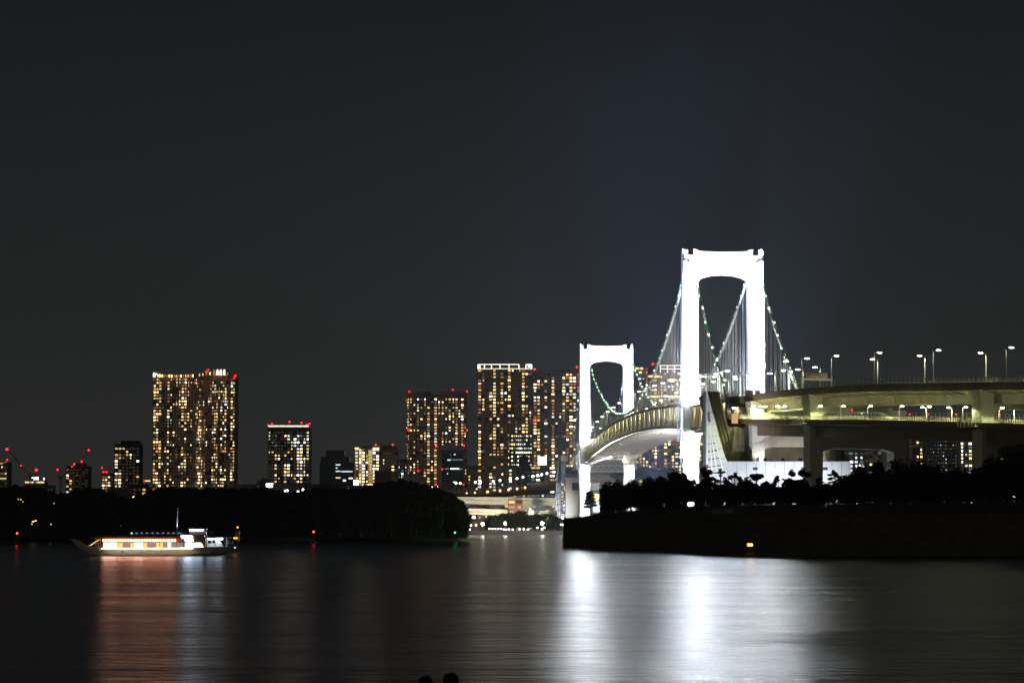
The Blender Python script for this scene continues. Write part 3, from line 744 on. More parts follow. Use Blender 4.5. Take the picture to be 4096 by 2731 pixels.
def roofbox(T,xl,xr,yt,yb,D,dep,m,name='roof_block'):
    a=W(xl,yt,D); e=W(xr,yb,D); c=MB(); c.box(a.x,e.x,D,D+dep,e.z,a.z); return c.build(name,m,T)
DA=2560
# left big twin tower
B=building('apartment_tower','tall twin-winged brown apartment tower with hundreds of warm windows, tallest at left',[(612,DA+8),(700,DA),(770,DA+3),(800,DA+22),(822,DA+10),(880,DA-4),(938,DA+14)],1500,34,3.3,3.3,'wall_brown',.34,skip=1,runs=.42,colseg=[[1.5,1.7,1.1,.1,.15,1.6,.6,.1],[.3,1.5,.5],[.1,1.6],[.5,.3,.5],[.2,.15,1.7,1.6,.3],[1.1,1.6,.1,1.5,1.2]])
c=MB(); xs=[612,640,700,770,800,822,850,880,910,938]; 
tops=[1497,1499,1501,1499,1496,1493,1488,1486,1492,1502]
for i in range(len(xs)-1):
    yD=interp([(612,DA+8),(700,DA),(770,DA+3),(800,DA+22),(822,DA+10),(880,DA-4),(938,DA+14)],(xs[i]+xs[i+1])/2)
    a=W(xs[i],(tops[i]+tops[i+1])/2,yD); e=W(xs[i+1],1508,yD); c.box(a.x,e.x,yD+.5,yD+4,e.z-4,a.z)
c.build('crown','wall_brown',B)
for xa,xb,ya,yb in ((613,622,1492,1508),(622,629,1494,1500),(631,641,1498,1507)): 
    a=W(xa,ya,DA+4); e=W(xb,yb,DA+4); c=MB(); c.box(a.x,e.x,DA+2,DA+3.5,e.z,a.z); c.build('corner_light','crown_light',B)
c=MB(); q=[W(611,1484,DA+4),W(646,1492,DA+4),W(640,1499,DA+4),W(611,1490,DA+4)]; c.prism(q,(0,0,0),(0,6,0)); c.build('corner_fin','wall_tan',B)
for i in range(24):
    px=640+i*9.4 if i<15 else 770+(i-13)*14; 
    if 852<px<905: continue
    yt=interp(list(zip(xs,tops)),px); a=W(px,yt+3,DA-6); c=MB(); c.box(a.x-.7,a.x+.7,DA-7,DA-6,a.z-1.5,a.z+1.2); c.build('crown_window',R.choice(('lit_w1','lit_w3','lit_am','lit_w2')),B)
for px in (852,866,879,893):
    c=MB(); q=[W(px-1,1499,DA-8),W(px+7,1500,DA-8),W(px+7,1478,DA-8),W(px+3,1476,DA-8),W(px-1,1484,DA-8)]; c.prism(q,(0,0,0),(0,3,0)); c.build('crown_fin','crown_light' if px>852 else 'lit_w3',B)
beacon(B,826,1486,DA-4); beacon(B,833,1479,DA-4,.8); beacon(B,940,1503,DA+12,1.6); beacon(B,936,1512,DA+8,.9)
# tower with white-lit roof strip
B=building('apartment_tower','mid-height black tower with glowing white roof strip and red corner beacons',[(1071,DA),(1237,DA)],1710,30,3.45,3.4,'wall_dark',.28,skip=1,band=.35,pil=0,colp=[.3,1.6,.6,.3,1.6,1.3,.5,1.3,2.5,2.3,.5,1.5],pal=[('w1',4),('w2',3),('co',3),('wh',3),('ye',2),('dc',2)],runs=.45)
a=W(1071,1698,DA); e=W(1237,1709,DA); c=MB(); c.box(a.x+1,e.x-1,DA+.5,DA+28,Z(1709.5,DA),Z(1696,DA)); c.build('roof_plant','wall_dark',B)
for xa,xb in ((1073,1117),(1119,1143),(1146,1210),(1213,1235)):
    a=W(xa,1701,DA); e=W(xb,1706.5,DA); c=MB(); c.box(a.x,e.x,DA-.4,DA+.4,e.z,a.z); c.build('roof_light','crown_light',B)
for px,py in ((1073,1700),(1088,1694),(1158,1687),(1206,1690),(1229,1698),(1238,1694)): beacon(B,px,py,DA-1,1.1)
# tall tower with beige top
DB=2830
B=building('apartment_tower','tall brown apartment tower with blank beige rooftop screen and red lights on its corners',[(1626,DB+14),(1636,DB),(1820,DB),(1866,DB+6)],1582,34,3.3,4.0,'wall_tan',.36,skip=1,runs=.35)
for xa,xb,ya in ((1632,1699,1567),(1762,1864,1566)): roofbox(B,xa,xb,ya,1582,DB+1,28,'wall_beige','roof_screen')
roofbox(B,1703,1724,1567,1582,DB+10,10,'brick_brown'); roofbox(B,1741,1760,1577,1582,DB+8,8,'wall_dark')
for px,py in ((1637,1566),(1811,1558),(1868,1565),(1634,1720),(1868,1720),(1856,1782),(1745,1782),(1673,1882)): beacon(B,px,py,DB-3,1.15)
# stepped dark office
B=building('office_block','unlit black stepped office block with a few white windows, left of the balcony tower',[(1278,2400),(1416,2400)],1848,30,4,4,'wall_dark',.04,WHITE,colp=[0,0,0,0,1,4,3,3],runs=.1,dark=False,band=0,pil=0)
roofbox(B,1284,1397,1826,1848,2403,24,'wall_dark','upper_step'); roofbox(B,1305,1378,1800,1826,2406,18,'wall_dark','upper_step')
for xa,xb,yy in ((1343,1362,1858),(1343,1350,1871),(1343,1362,1884),(1365,1410,1885),(1343,1362,1910),(1395,1411,1912)):
    a=W(xa,yy-2,2399.8); e=W(xb,yy+2,2399.8); c=MB(); c.box(a.x,e.x,2399.5,2399.9,e.z,a.z); c.build('window','lit_'+R.choice(('wh','co','ye')),B)
# balcony tower
B=building('apartment_block','pale balcony tower with brightly lit yellow floors, right of the dark stepped office',[(1419,2450),(1517,2450)],1792,26,3.2,3.4,'wall_beige',.5,WHITE,skip=0,band=.5,pil=0,colp=[1.6,.4,1.8,.6,.4,1.9,1.6,1.0],runs=.5)
roofbox(B,1430,1495,1783,1792,2452,16,'wall_grey')
for f in range(24):
    yy=1801+f*5.9; 
    for xa,xb in ((1437,1450),(1474,1488)):
        a=W(xa,yy,2449); e=W(xb,yy+1.8,2449); c=MB(); c.box(a.x,e.x,2448.6,2449,e.z,a.z); c.build('balcony_light','lit_'+('ye' if f<10 else 'w1'),B)
for xa,xb in ((1419,1436),(1491,1517)):
    a=W(xa,1789,2449); e=W(xb,1796,2449); c=MB(); c.box(a.x,e.x,2448.4,2449,e.z,a.z); c.build('roof_light','lit_ye',B)
B=building('apartment_block','brown framed apartment block with two red roof beacons beside the balcony tower',[(1516,2500),(1590,2500)],1795,26,3.3,3.2,'wall_brown',.14,skip=1,band=.3,pil=2)
roofbox(B,1525,1582,1781,1795,2504,14,'brick_brown'); beacon(B,1503,1778,2500,1.2); beacon(B,1571,1778,2500,1.2)
building('office_block','low blank brown block in front of the brown framed apartment block',[(1497,2380),(1559,2380)],1884,20,4,5,'brick_brown',.02,dark=False,pil=0,band=0)
building('office_block','distant greenish office block with dim cool windows left of the beige-topped tower',[(1561,2700),(1630,2700)],1836,24,3.6,3.6,'wall_grey',.3,COOL,pil=2,band=.3)
B=building('office_block','dark glass office slab with brown frame and two lit white floors before the beige-topped tower',[(1746,2300),(1854,2300)],1785,26,4.2,5,'wall_tan',0,dark=False,pil=0,band=0)
a=W(1768,1801,2300); e=W(1853,1961,2300); c=MB(); c.box(a.x,e.x,2299.3,2300,e.z,a.z); gl=c.build('glass_front','glass_dark',B)
c=MB()
for k in range(13):
    z=lerp(e.z,a.z,k/13); c.box(a.x,e.x,2299.15,2299.28,z,z+.5)
c.build('floor_band','wall_dark',B)
for xa,xb,yy,m in ((1788,1852,1838,'lit_dc'),(1790,1802,1839,'lit_co'),(1780,1796,1874,'lit_dc'),(1802,1836,1874,'lit_wh'),(1837,1850,1875,'lit_dc'),(1812,1820,1927,'lit_co'),(1816,1822,1817,'lit_co'),(1788,1792,1894,'lit_co'),(1800,1804,1818,'lit_dc')):
    q=W(xa,yy-2.5,2299); g=W(xb,yy+2.5,2299); c=MB(); c.box(q.x,g.x,2298.9,2299.1,g.z,q.z); c.build('window',m,B)
for px,py in ((1744,1785),(1854,1937),(1769,1876),(1743,1937)): beacon(B,px,py,2298,.9)
building('apartment_block','low brown block with few windows between the glass slab and the white-crowned tower',[(1855,2600),(1915,2600)],1862,24,3.3,3.6,'wall_brown',.2,pil=2)
B=building('apartment_block','low beige flats behind the woods at the foot of the beige-topped tower',[(1608,2350),(1700,2350)],1905,18,3.6,5,'wall_tan',.12,WHITE,pil=0,band=0); roofbox(B,1620,1690,1899,1905,2353,10,'wall_tan')
# tower with white crown
DC=2480
B=building('apartment_tower','tallest brown tower crowned by a white-lit open roof frame',[(1911,DC),(2030,DC-3),(2128,DC)],1476,34,3.3,3.7,'wall_brown',.27,skip=0,runs=.45,colp=[1.8,.5,.3,1.2,.4,2.2,.5,1.6,.3,1.6])
fx=[1912,1938,1966,2000,2036,2076,2104,2127]
c=MB()
for px in fx: a=W(px,1458,DC-1); e=W(px,1476,DC-1); c.box(a.x-.5,a.x+.5,DC-1.4,DC-.6,e.z,a.z)
c.box(X(1912,DC,1458),X(2076,DC,1458),DC-1.4,DC-.6,Z(1459,DC),Z(1456,DC)); c.box(X(1912,DC,1458),X(2127,DC,1458),DC-1.45,DC-.55,Z(1475.5,DC),Z(1473.5,DC)); c.box(X(2104,DC,1458),X(2127,DC,1458),DC-1.4,DC-.6,Z(1459,DC),Z(1456,DC))
c.build('crown_frame','crown_light',B)
for xa,xb,ya,yb in ((1912,1922,1461,1473),(2111,2127,1458,1470)):
    a=W(xa,ya,DC); e=W(xb,yb,DC); c=MB(); c.box(a.x,e.x,DC-.8,DC-.3,e.z,a.z); c.build('crown_panel','crown_light',B)
B=building('apartment_tower','tall brown grid tower joined right of the white-crowned tower, three red beacons',[(2133,DC+20),(2320,DC+20)],1479,34,3.35,3.6,'wall_tan',.42,skip=1,runs=.35,pil=1,colp=[1.3,.2,1.2,.2,1.7,.2,1.5,1.2,1.6,1.7,.8],bottom=1870)
roofbox(B,2287,2318,1472,1479,DC+24,10,'wall_tan')
for px,py in ((2139,1476),(2138,1680),(2308,1468)): beacon(B,px,py,DC+16,1.25)
B=building('office_block','white-lit office floors rising in front of the white-crowned tower',[(2036,2300),(2128,2300)],1735,24,3.9,2.0,'wall_grey',.75,WHITE,skip=0,pil=0,band=.3,wh=.38,bottom=1862,maxw=100,runs=.5)
roofbox(B,2075,2115,1823,1862,2296,3,'wall_dark','plant_room')
# square sign pole block
T=thing('illuminated_sign','square glowing yellow-green rooftop sign above the low office block','sign',tuple(W(2169,1861,2200)))
a=W(2152,1826,2200); e=W(2186,1861,2200); c=MB(); c.box(a.x,e.x,2199.6,2200,e.z+.5,a.z); c.build('sign_face','sign_square',T); c=MB(); c.box(a.x-.3,e.x+.3,2200.01,2201.5,e.z,a.z+.3); c.build('frame','dark_steel',T)
building('apartment_block','beige low apartment block with balconies at the left end of the low office block',[(1985,2180),(2066,2180)],1860,22,3.2,3.8,'wall_beige',.22,WHITE,skip=0,band=.7,pil=0)
building('office_block','low grey-blue office block with grouped white windows under the glowing square sign',[(2067,2200),(2256,2200)],1863,26,3.6,4.4,'wall_grey',.45,[('wh',2),('co',2),('dc',5),('w1',1.5),('w3',1)],skip=0,pil=2,band=0,ww=.75,wh=.42)
# towers seen between the two bridge towers
DD=2500
B=building('apartment_tower','narrow brown tower with red beacon seen just right of the far bridge tower',[(2530,DD),(2594,DD)],1470,30,3.3,3.6,'wall_brown',.36,skip=0,pil=2)
beacon(B,2612,1456,DD,1.4); roofbox(B,2594,2620,1462,1500,DD+3,12,'brick_brown')
B=building('apartment_tower','wide brown tower with white-lit crown seen through the hangers between the bridge towers',[(2594,DD+10),(2640,DD+4),(2728,DD+4)],1490,30,3.3,3.6,'wall_brown',.36,skip=0,pil=2)
c=MB()
for px in (2642,2670,2698,2726): a=W(px,1461,DD); e=W(px,1490,DD); c.box(a.x-.5,a.x+.5,DD,DD+.8,e.z,a.z)
c.box(X(2642,DD),X(2728,DD),DD,DD+.8,Z(1463,DD),Z(1460,DD)); c.box(X(2642,DD),X(2728,DD),DD,DD+.8,Z(1476,DD),Z(1473,DD)); c.build('crown_frame','crown_light',B)
for xa,xb,yy in ((2540,2556,1473),(2562,2572,1473),(2594,2640,1505),(2594,2640,1586),(2675,2725,1587),(2675,2700,1518)):
    a=W(xa,yy-4,DD-1); e=W(xb,yy+4,DD-1); c=MB(); c.box(a.x,e.x,DD-1.2,DD-.7,e.z,a.z); c.build('window','lit_ye',B)
B=building('office_block','dark block with a glowing orange strip between the near tower leg and anchorage',[(2745,2300),(2823,2300)],1765,24,3.8,3.4,'wall_dark',.12,pil=1,band=.3)
for k in range(10):
    a=W(2786+k*3.7,1775,2299); c=MB(); c.box(a.x-.3,a.x+.3,2298.6,2299,a.z-1,a.z+1); c.build('window','lit_w2',B)
a=W(2784,1768,2299); e=W(2823,1770,2299); c=MB(); c.box(a.x,e.x,2298.6,2299,e.z,a.z); c.build('roof_light','lit_w1',B)
# right, under the viaduct
DR=2250
B=building('office_block','grey office block with dim windows and small white sign right of the anchorage',[(3372,DR),(3457,DR)],1788,22,3.9,5,'wall_grey',.6,COOL,pil=0,band=.4,maxw=60)
a=W(3437,1859,DR); e=W(3456,1869,DR); c=MB(); c.box(a.x,e.x,DR-1,DR-.6,e.z,a.z); c.build('sign_panel','far_white',B)
building('office_block','plain grey block with scattered windows left of the orange-windowed tower',[(3457,DR+20),(3546,DR+20)],1788,22,3.6,4,'wall_tan',.2,pil=0,dark=True)
building('apartment_block','small block with stacked orange windows beneath the viaduct crossbeam',[(3546,DR-20),(3592,DR-20)],1795,20,3.3,3.4,'wall_brown',.6,[('w2',3),('w1',3),('am',2)],pil=2)
B=building('apartment_block','brown apartment block with an orange window column right of the portal pier',[(3636,DR),(3707,DR)],1748,22,3.3,3.4,'brick_brown',.4,[('w2',3),('w1',3),('am',2),('wh',1)],colp=[.2,.2,.8,1,.1,3.5],pil=0); beacon(B,3640,1749,DR-2,.9)
building('office_block','dark glass tower full of tiny reflected sparkles between two viaduct piers',[(3709,DR-40),(3839,DR-40)],1745,26,3.2,2.2,'wall_dark',.38,[('dc',5),('co',1.2),('w3',2),('w1',.8)],pil=0,band=0,ww=.4,wh=.3,runs=.1,colp=[.5,.6,.4,1,1.7,1.6,.5,1,1.4,1.3])  # reflected sparkles painted in as tiny glowing panes
building('apartment_block','pale balcony block immediately left of the tall right-hand pier',[(3841,DR-60),(3890,DR-60)],1752,20,3.3,3.5,'wall_beige',.5,WHITE,pil=0,band=.7)
building('apartment_block','dim block half hidden by trees at the far right under the viaduct',[(3930,DR),(4130,DR)],1762,20,3.6,5,'wall_dark',.1,WHITE,pil=0,band=0)
# far left small buildings
DL=3000
B=building('office_block','dim tower cut by the left edge with yellow-lit bands',[(-60,DL),(30,DL)],1848,26,4,4.5,'wall_grey',.2,[('ye',3),('w3',2),('am',1)],pil=0); beacon(B,29,1839,DL,1.3)
for xa,xb,yy,m in ((-20,25,1913,'lit_ye'),(-20,12,1853,'lit_w1'),(16,26,1848,'lit_w3'),(-20,22,1893,'lit_w3')):
    a=W(xa,yy-1.5,DL-1); e=W(xb,yy+1.5,DL-1); c=MB(); c.box(a.x,e.x,DL-1.3,DL-.9,e.z,a.z); c.build('window',m,B)
B=building('construction_block','low building under construction with one row of yellow lights and white work lamp','' and [] or [(100,DL),(177,DL)],1922,24,4,6,'wall_grey',.05,pil=0,dark=False)
for k in range(9):
    if k==4: continue
    a=W(104+k*8.6,1928,DL-1); c=MB(); c.box(a.x-1.1,a.x+1.1,DL-1.4,DL-.9,a.z-.9,a.z+.9); c.build('window','lit_ye',B)
for a,e in (((136,1907),(154,1918)),((128,1908),(132,1912)),((174,1911),(178,1918))):
    p_=W(*a,DL-1); q_=W(*e,DL-1); c=MB(); c.box(p_.x,q_.x,DL-1.6,DL-1,q_.z,p_.z); c.build('work_lamp','tip_white',B)
building('apartment_block','dark low block right of the construction site with orange windows',[(177,DL-60),(212,DL-60)],1940,18,3.5,4,'wall_grey',.25,pil=0)
building('apartment_block','dark low block left of the construction site',[(38,DL-60),(100,DL-60)],1945,18,3.5,4,'wall_dark',.1,pil=0)
B=building('apartment_tower','short dark tower beneath the right tilted crane boom, windows down both edges',[(264,DL),(352,DL)],1862,26,3.4,4,'wall_grey',.14,colp=[2.6,2.2,.4,1.0,1.2,.2,.2,.6,2.4],pil=2)
roofbox(B,300,340,1852,1862,DL+3,14,'wall_dark'); 
B=building('apartment_block','small block with yellow windows and three red beacons left of the black tower',[(408,DL),(453,DL)],1891,22,3.4,3.6,'wall_grey',.45,colp=[1.5,1.8,1.2,.5,.4],pil=0)
for px,py in ((408,1870),(414,1887),(426,1887)): beacon(B,px,py,DL-1,1.2)
B=building('apartment_tower','black slim tower with few scattered windows left of the twin-winged tower',[(458,DL-200),(558,DL-200)],1775,26,3.6,4.2,'wall_grey',.34,colp=[2.6,1.1,.4,.3,1.2,.9,.2,1.2,1.6],pil=2,band=.6)
roofbox(B,484,556,1762,1775,DL-197,16,'wall_dark')
B=building('apartment_block','low dark block with four orange windows left of the twin-winged tower',[(510,DL-300),(586,DL-300)],1935,20,4.2,5.5,'wall_dark',.25,pil=2)
building('warehouse','low brown blank building in front of the black slim tower',[(430,DL-350),(512,DL-350)],1955,20,6,9,'brick_brown',.15,WHITE,pil=0,band=0,dark=False)
building('warehouse','low brown shed against the left foot of the twin-winged tower',[(586,DL-330),(622,DL-330)],1948,20,6,9,'wall_tan',.05,pil=0,band=0,dark=False)
T=thing('illuminated_sign','small yellow bar sign with red end left of the twin-winged tower','sign',tuple(W(588,1935,DL-320)))
for xa,xb,m in ((582,600,'lit_ye'),(576,582,'red_beacon')):
    a=W(xa,1920,DL-320); e=W(xb,1925,DL-320); c=MB(); c.box(a.x,e.x,DL-320,DL-319,e.z,a.z); c.build('sign_face',m,T)
c=MB(); a=W(588,1925,DL-320); c.box(a.x-.3,a.x+.3,DL-320,DL-319.4,2.5,a.z); c.build('post','dark_steel',T)
# low blocks between
building('warehouse','low dark block right of the twin-winged tower',[(938,2500),(1030,2500)],1936,20,5,6,'wall_grey',.18,WHITE,pil=0,band=0,dark=False)
B=building('warehouse','low grey stepped block left of the white-strip tower',[(1026,2540),(1075,2540)],1922,20,5,6,'wall_grey',.03,pil=0,band=0,dark=False); roofbox(B,1043,1066,1912,1922,2544,10,'wall_grey')
building('warehouse','long low grey terminal right of the white-strip tower',[(1090,2450),(1280,2450)],1935,20,6,7,'wall_tan',.04,pil=0,band=0,dark=False)
building('warehouse','long low block behind the woods beneath the balcony tower',[(1380,2350),(1610,2350)],1941,20,6,7,'wall_tan',.08,WHITE,pil=0,band=0,dark=False)
def sign(label,xa,xb,ya,yb,D,m):
    T=thing('illuminated_sign',label,'sign',tuple(W((xa+xb)/2,yb,D))); a=W(xa,ya,D); e=W(xb,yb,D)
    c=MB(); c.box(a.x,e.x,D-.5,D,e.z,a.z); c.build('sign_face',m,T); c=MB(); c.box(a.x-.2,e.x+.2,D+.01,D+1,e.z-.2,a.z+.2); c.build('frame','dark_steel',T); c=MB(); c.box((a.x+e.x)/2-.3,(a.x+e.x)/2+.3,D+.1,D+.7,2.5,e.z-.2); c.build('post','dark_steel',T)
sign('bright white billboard at the left foot of the white-strip tower',1065,1092,1933,1948,2500,'far_white')
sign('bright white sign above the woods at the left foot of the balcony tower',1415,1434,1920,1939,2300,'far_white')
sign('long orange-white glowing strip just above the woods',1464,1530,1936,1941,2280,'strip_orange')
# cranes
def crane(label,mast_px,mast_y0,D,boom,jib,lights):
    T=thing('tower_crane',label,'crane',tuple(W(mast_px,mast_y0+60,D)),'red tower cranes on the left skyline'); 
    a=W(mast_px,mast_y0,D); c=MB()
    z=2.5
    for dx in (-1,1):
        for dy in (-1,1): c.beam((a.x+dx,D+dy,2.5),(a.x+dx,D+dy,a.z),.35,.35)
    while z<a.z-2:
        c.beam((a.x-1,D-1,z),(a.x+1,D-1,z+2),.22,.22); c.beam((a.x+1,D-1,z),(a.x-1,D-1,z+2),.22,.22); z+=2
    c.build('mast','crane_red',T)
    c=MB(); c.box(a.x-3.2,a.x+2.2,D-1.6,D+1.6,a.z,a.z+2.6); c.build('cab','crane_white',T)
    for (p0,p1) in ([boom] if boom else [])+([jib] if jib else []):
        A=W(*p0,D); B_=W(*p1,D); n=10
        for half in range(n):
            c=MB(); q0=A.lerp(B_,half/n); q1=A.lerp(B_,(half+1)/n); 
            for o in (-.8,.8): c.beam(q0+Vector((0,o,.0)),q1+Vector((0,o,0)),.35,.35)
            c.beam(q0+Vector((0,0,1.2)),q1+Vector((0,0,1.2)),.35,.35); c.beam(q0,q1+Vector((0,0,1.2)),.25,.25); c.beam(q0+Vector((0,0,1.2)),q1,.25,.25)
            c.build('boom_section','crane_white' if half%3==1 else 'crane_red',T)
    for px,py,r in lights: c=MB(); c.ball(W(px,py,D-3),r*.72,7,5); c.build('beacon','red_beacon',T)
crane('leftmost red luffing crane with long boom rising to the left',122,1900,2950,((122,1902),(28,1797)),None,((28,1796,2.2),(85,1861,1.1)))
crane('short crane with a bright red light beside the white work lamp',145,1905,2950,((145,1905),(146,1882)),None,((145,1879,2.3),))
crane('red tower crane standing left of the short dark tower',243,1913,2900,((243,1913),(231,1882)),((243,1913),(300,1858)),((230,1878,1.5),(297,1856,1.5),(288,1866,.9)))
crane('crane on the short dark tower with boom rising to the right',325,1850,2960,((325,1850),(354,1802)),None,((355,1800,1.6),(327,1845,1.4)))

# ---------------------------------------------------------------- far shore: anchorage, viaducts, park
FD=1735
FA=thing('far_anchorage','far bridge anchorage with slanted glass gridded wall and dark glass strip','anchorage',tuple(W(2245,2070,FD)))
c=MB(); c.prism([W(a,e,FD) for a,e in ((2240,1823),(2243,1823),(2243,2085),(2216,2085),(2221,2000),(2229,1905))],(0,0,0),(0,40,0)); c.build('glass_wall','panel_white',FA)
c=MB()
for k in range(10):
    yy=1850+k*24; xl=interp([(1823,2240),(1905,2229),(2000,2221),(2085,2216)],yy); A=W(xl,yy+2,FD-.4); B_=W(2243,yy-3,FD-.4); c.beam(A,B_,.3,.5)
for q in (2216,2225,2234,2243): c.beam(W(2241,1824,FD-.4),W(q,2085,FD-.4),.3,.5)
c.build('window_frame','dark_steel',FA)
a=W(2244,1844,FD); e=W(2262,2085,FD); c=MB(); c.box(a.x,e.x,FD-1,FD+20,0,a.z); c.build('glass_strip','glass_dark',FA)
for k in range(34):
    q=W(R.choice((2248,2252,2255,2257,2258)),R.uniform(1855,2065) if k<8 else R.uniform(1960,2068),FD-1.2); c=MB(); c.box(q.x-.25,q.x+.25,FD-1.3,FD-1.1,q.z-.5,q.z+.5); c.build('painted_reflection',R.choice(('lit_ye','lit_w1','lit_co','lit_w3')),FA)  # small glowing chips painted in as reflections on the dark glass
a=W(2243,1821,FD); e=W(2271,1844,FD); c=MB(); c.box(a.x,e.x,FD-1.6,FD+20,e.z,a.z); c.build('roof_cap','pale_concrete',FA)
a=W(2263,1915,FD-12); c=MB(); c.box(a.x,X(2470,FD),FD-10,FD+30,0,a.z); 
for k in range(9): 
    z=a.z-3-k*3.2; c.box(a.x,X(2330,FD),FD-10.06,FD-10.003,z,z+.08)
c.build('hall','wall_beige',FA)
a=W(2289,1930,FD-11); e=W(2312,1959,FD-11); c=MB(); c.box(a.x,X(2450,FD),FD-10.3,FD-10.1,e.z,a.z); c.build('window_band','glass_dark',FA)
c=MB(); c.box(X(2262,FD),X(2450,FD),FD-11,FD+5,Z(1915,FD),Z(1911,FD)); c.box(X(2268,FD),X(2440,FD),FD,FD+5,Z(1911,FD),Z(1895,FD)); c.build('parapet','truss_paint',FA)
c=MB(); a=W(2350,1985,FD-12); c.box(X(2355,FD),X(2405,FD),FD-10.4,FD-10.1,Z(2000,FD),Z(1975,FD)); c.build('lit_window','lit_ye',FA)
c=MB(); c.box(X(2370,FD),X(2410,FD),FD-10.5,FD-10.1,Z(2048,FD),Z(2002,FD)); c.build('lit_window','lit_co',FA)
flood((X(2205,FD),FD-40,4),(X(2230,FD),FD,20),1.3e5,55,FA,(.9,.95,1),.7)
flood((X(2290,FD),FD-60,4),(X(2300,FD),FD-10,16),4e3,80,FA,(1,.85,.75),.8)
for px_,pw_ in ((1860,7e4),(1990,7e4),(2100,7e4),(2190,5e4)):  # low floods added to brighten the far-shore viaducts
    q=W(px_,2110,1652); flood((q.x,1652,10.5),(q.x,1705,19),pw_,100,FA,(1,.9,.62),.8)
def simple_viaduct(label,pts,width,th,m,step=8):
    ps=catmull([tuple(W(a,y,D)) for a,y,D in pts],step); fr_=[]
    for i,p in enumerate(ps):
        d=ps[min(i+1,len(ps)-1)]-ps[max(i-1,0)]; d.z=0; d.normalize(); fr_.append((p,Vector((-d.y,d.x,0))))
    T=thing('elevated_road',label,'viaduct',tuple(ps[0])); c=MB(); c.ribbon(fr_,[(0,0),(0,-1.2),(1.5,-1.6),(2,-th),(width-2,-th),(width-1.5,-1.6),(width,-1.2),(width,0)]); c.ribbon(fr_,[(0,.004),(0,.9),(.3,.9),(.3,.004)]); c.build('girder',m,T)
    return T,fr_
T,lp=simple_viaduct('curved brown loop road with lamp row and orange markers behind the park',[(1700,1980,1830),(1800,1979,1850),(1900,1975,1865),(2000,1967,1860),(2100,1955,1835),(2180,1941,1800),(2240,1925,1770)],11,3.6,'brown_girder')
c=MB()
for i in range(len(lp)-1):
    for q in (0,.5):
        p=lp[i][0].lerp(lp[i+1][0],q)+Vector((0,0,.9)); c.beam(p,p+Vector((0,0,3.2)),.16,.16)
for z in (1.5,2.8,4.1): c.ribbon(lp,[(0,z),(0,z-.12),(.1,z-.12),(.1,z)])
c.build('railing','rail_steel',T)
for i,px in enumerate((1875,1900,1924,1947,1969,1989,2010,2030,2048,2065,2083,2099)):
    f=min(lp,key=lambda f:abs(f[0].x/f[0].y*F+2048-px)); c=MB(); c.ball(f[0]+Vector((0,-.6,1.0)),.8 if i>2 else .5,7,5); c.build('marker_lamp','far_orange',T)
proto_far=lamp_proto('street_lamp','',9,.5,'far_white',r=.16,hs=(.75,.6,.8))
proto_far.name='loop_lamp'
for i,(px) in enumerate((1819,1836,1897,1917,1968,1995,2036,2063,2087,2126,2145,2162,2183,2211)):
    f=min(lp,key=lambda f:abs(f[0].x/f[0].y*F+2048-px)); pp=W(px,f[0] and 1960,f[0].y+ (9 if i%2 else 1)); place(proto_far,Vector((pp.x,pp.y,f[0].z)),0,f'{ORD[i]} lamp from the left along the curved loop road','lamps along the far loop road')
for i,px in enumerate((2112,2128,2146,2163,2180,2194)):
    f=min(lp,key=lambda f:abs(f[0].x/f[0].y*F+2048-px)); j=lp.index(f); d=(lp[min(j+1,len(lp)-1)][0]-lp[j-1][0]); put_car(f[0]+f[1]*3+Vector((0,0,.05)),math.atan2(d.y,d.x),f'{ORD[i]} car from the left on the curved loop road')
simple_viaduct('straight white box-girder road passing in front of the loop road',[(1780,1991,1705),(1950,1992,1705),(2110,1994,1705),(2225,1996,1705)],12,4.6,'pale_concrete')
simple_viaduct('low white guideway with dark slot left of the brown building',[(1780,2038,1690),(1900,2038,1690),(2030,2043,1690)],8,3.4,'pale_concrete')
simple_viaduct('low white guideway right of the brown building',[(2135,2047,1690),(2230,2049,1690)],8,3.2,'pale_concrete')
simple_viaduct('dark loop road with railing seen beneath the suspension deck',[(2440,1862,2000),(2540,1868,2010),(2640,1883,2020),(2720,1896,2030),(2830,1905,2040)],12,8,'brown_girder')
for i,px in enumerate((1850,1985,2100)):
    a=W(px,2010,1708); T=thing('viaduct_pier',f'{ORD[i]} pale T-shaped pier from the left under the white box-girder road','pier',(a.x,1711,2.5)); c=MB(); c.box(a.x-1.6,a.x+1.6,1708.5,1713,2.5,a.z-3); c.build('column','pale_concrete',T); c=MB(); c.prism([(a.x-5,1708,a.z-1.2),(a.x+5,1708,a.z-1.2),(a.x+5,1708,a.z-2.6),(a.x+1.8,1708,a.z-4.2),(a.x-1.8,1708,a.z-4.2),(a.x-5,1708,a.z-2.6)],(0,0,0),(0,6,0)); c.build('pier_cap','pale_concrete',T)
building('brick_building','small red-brown building with dim windows in front of the white road',[(2032,1680),(2092,1680)],1997,10,3.5,4.2,'brick_brown',.4,[('w3',2),('dc',3),('w1',.6)],pil=0,band=.4,skip=0)
building('storehouse','row of dark low flats with a few warm windows behind the guideways',[(1800,1760),(2230,1760)],2012,14,4,5,'wall_grey',.22,[('w1',3),('w3',2),('wh',1)],pil=2,band=0,skip=0)
T=thing('storage_tank','white twin water tank right of the small red-brown building','tank',tuple(W(2125,2066,1675))); a=W(2114,2040,1675); e=W(2137,2066,1675); c=MB(); c.box(a.x,e.x-.6,1675,1678,4,a.z); c.tube([(a.x+1.2,1674.4,4),(a.x+1.2,1674.4,a.z+1.5)],.9,12); c.build('tank_body','white_paint',T)

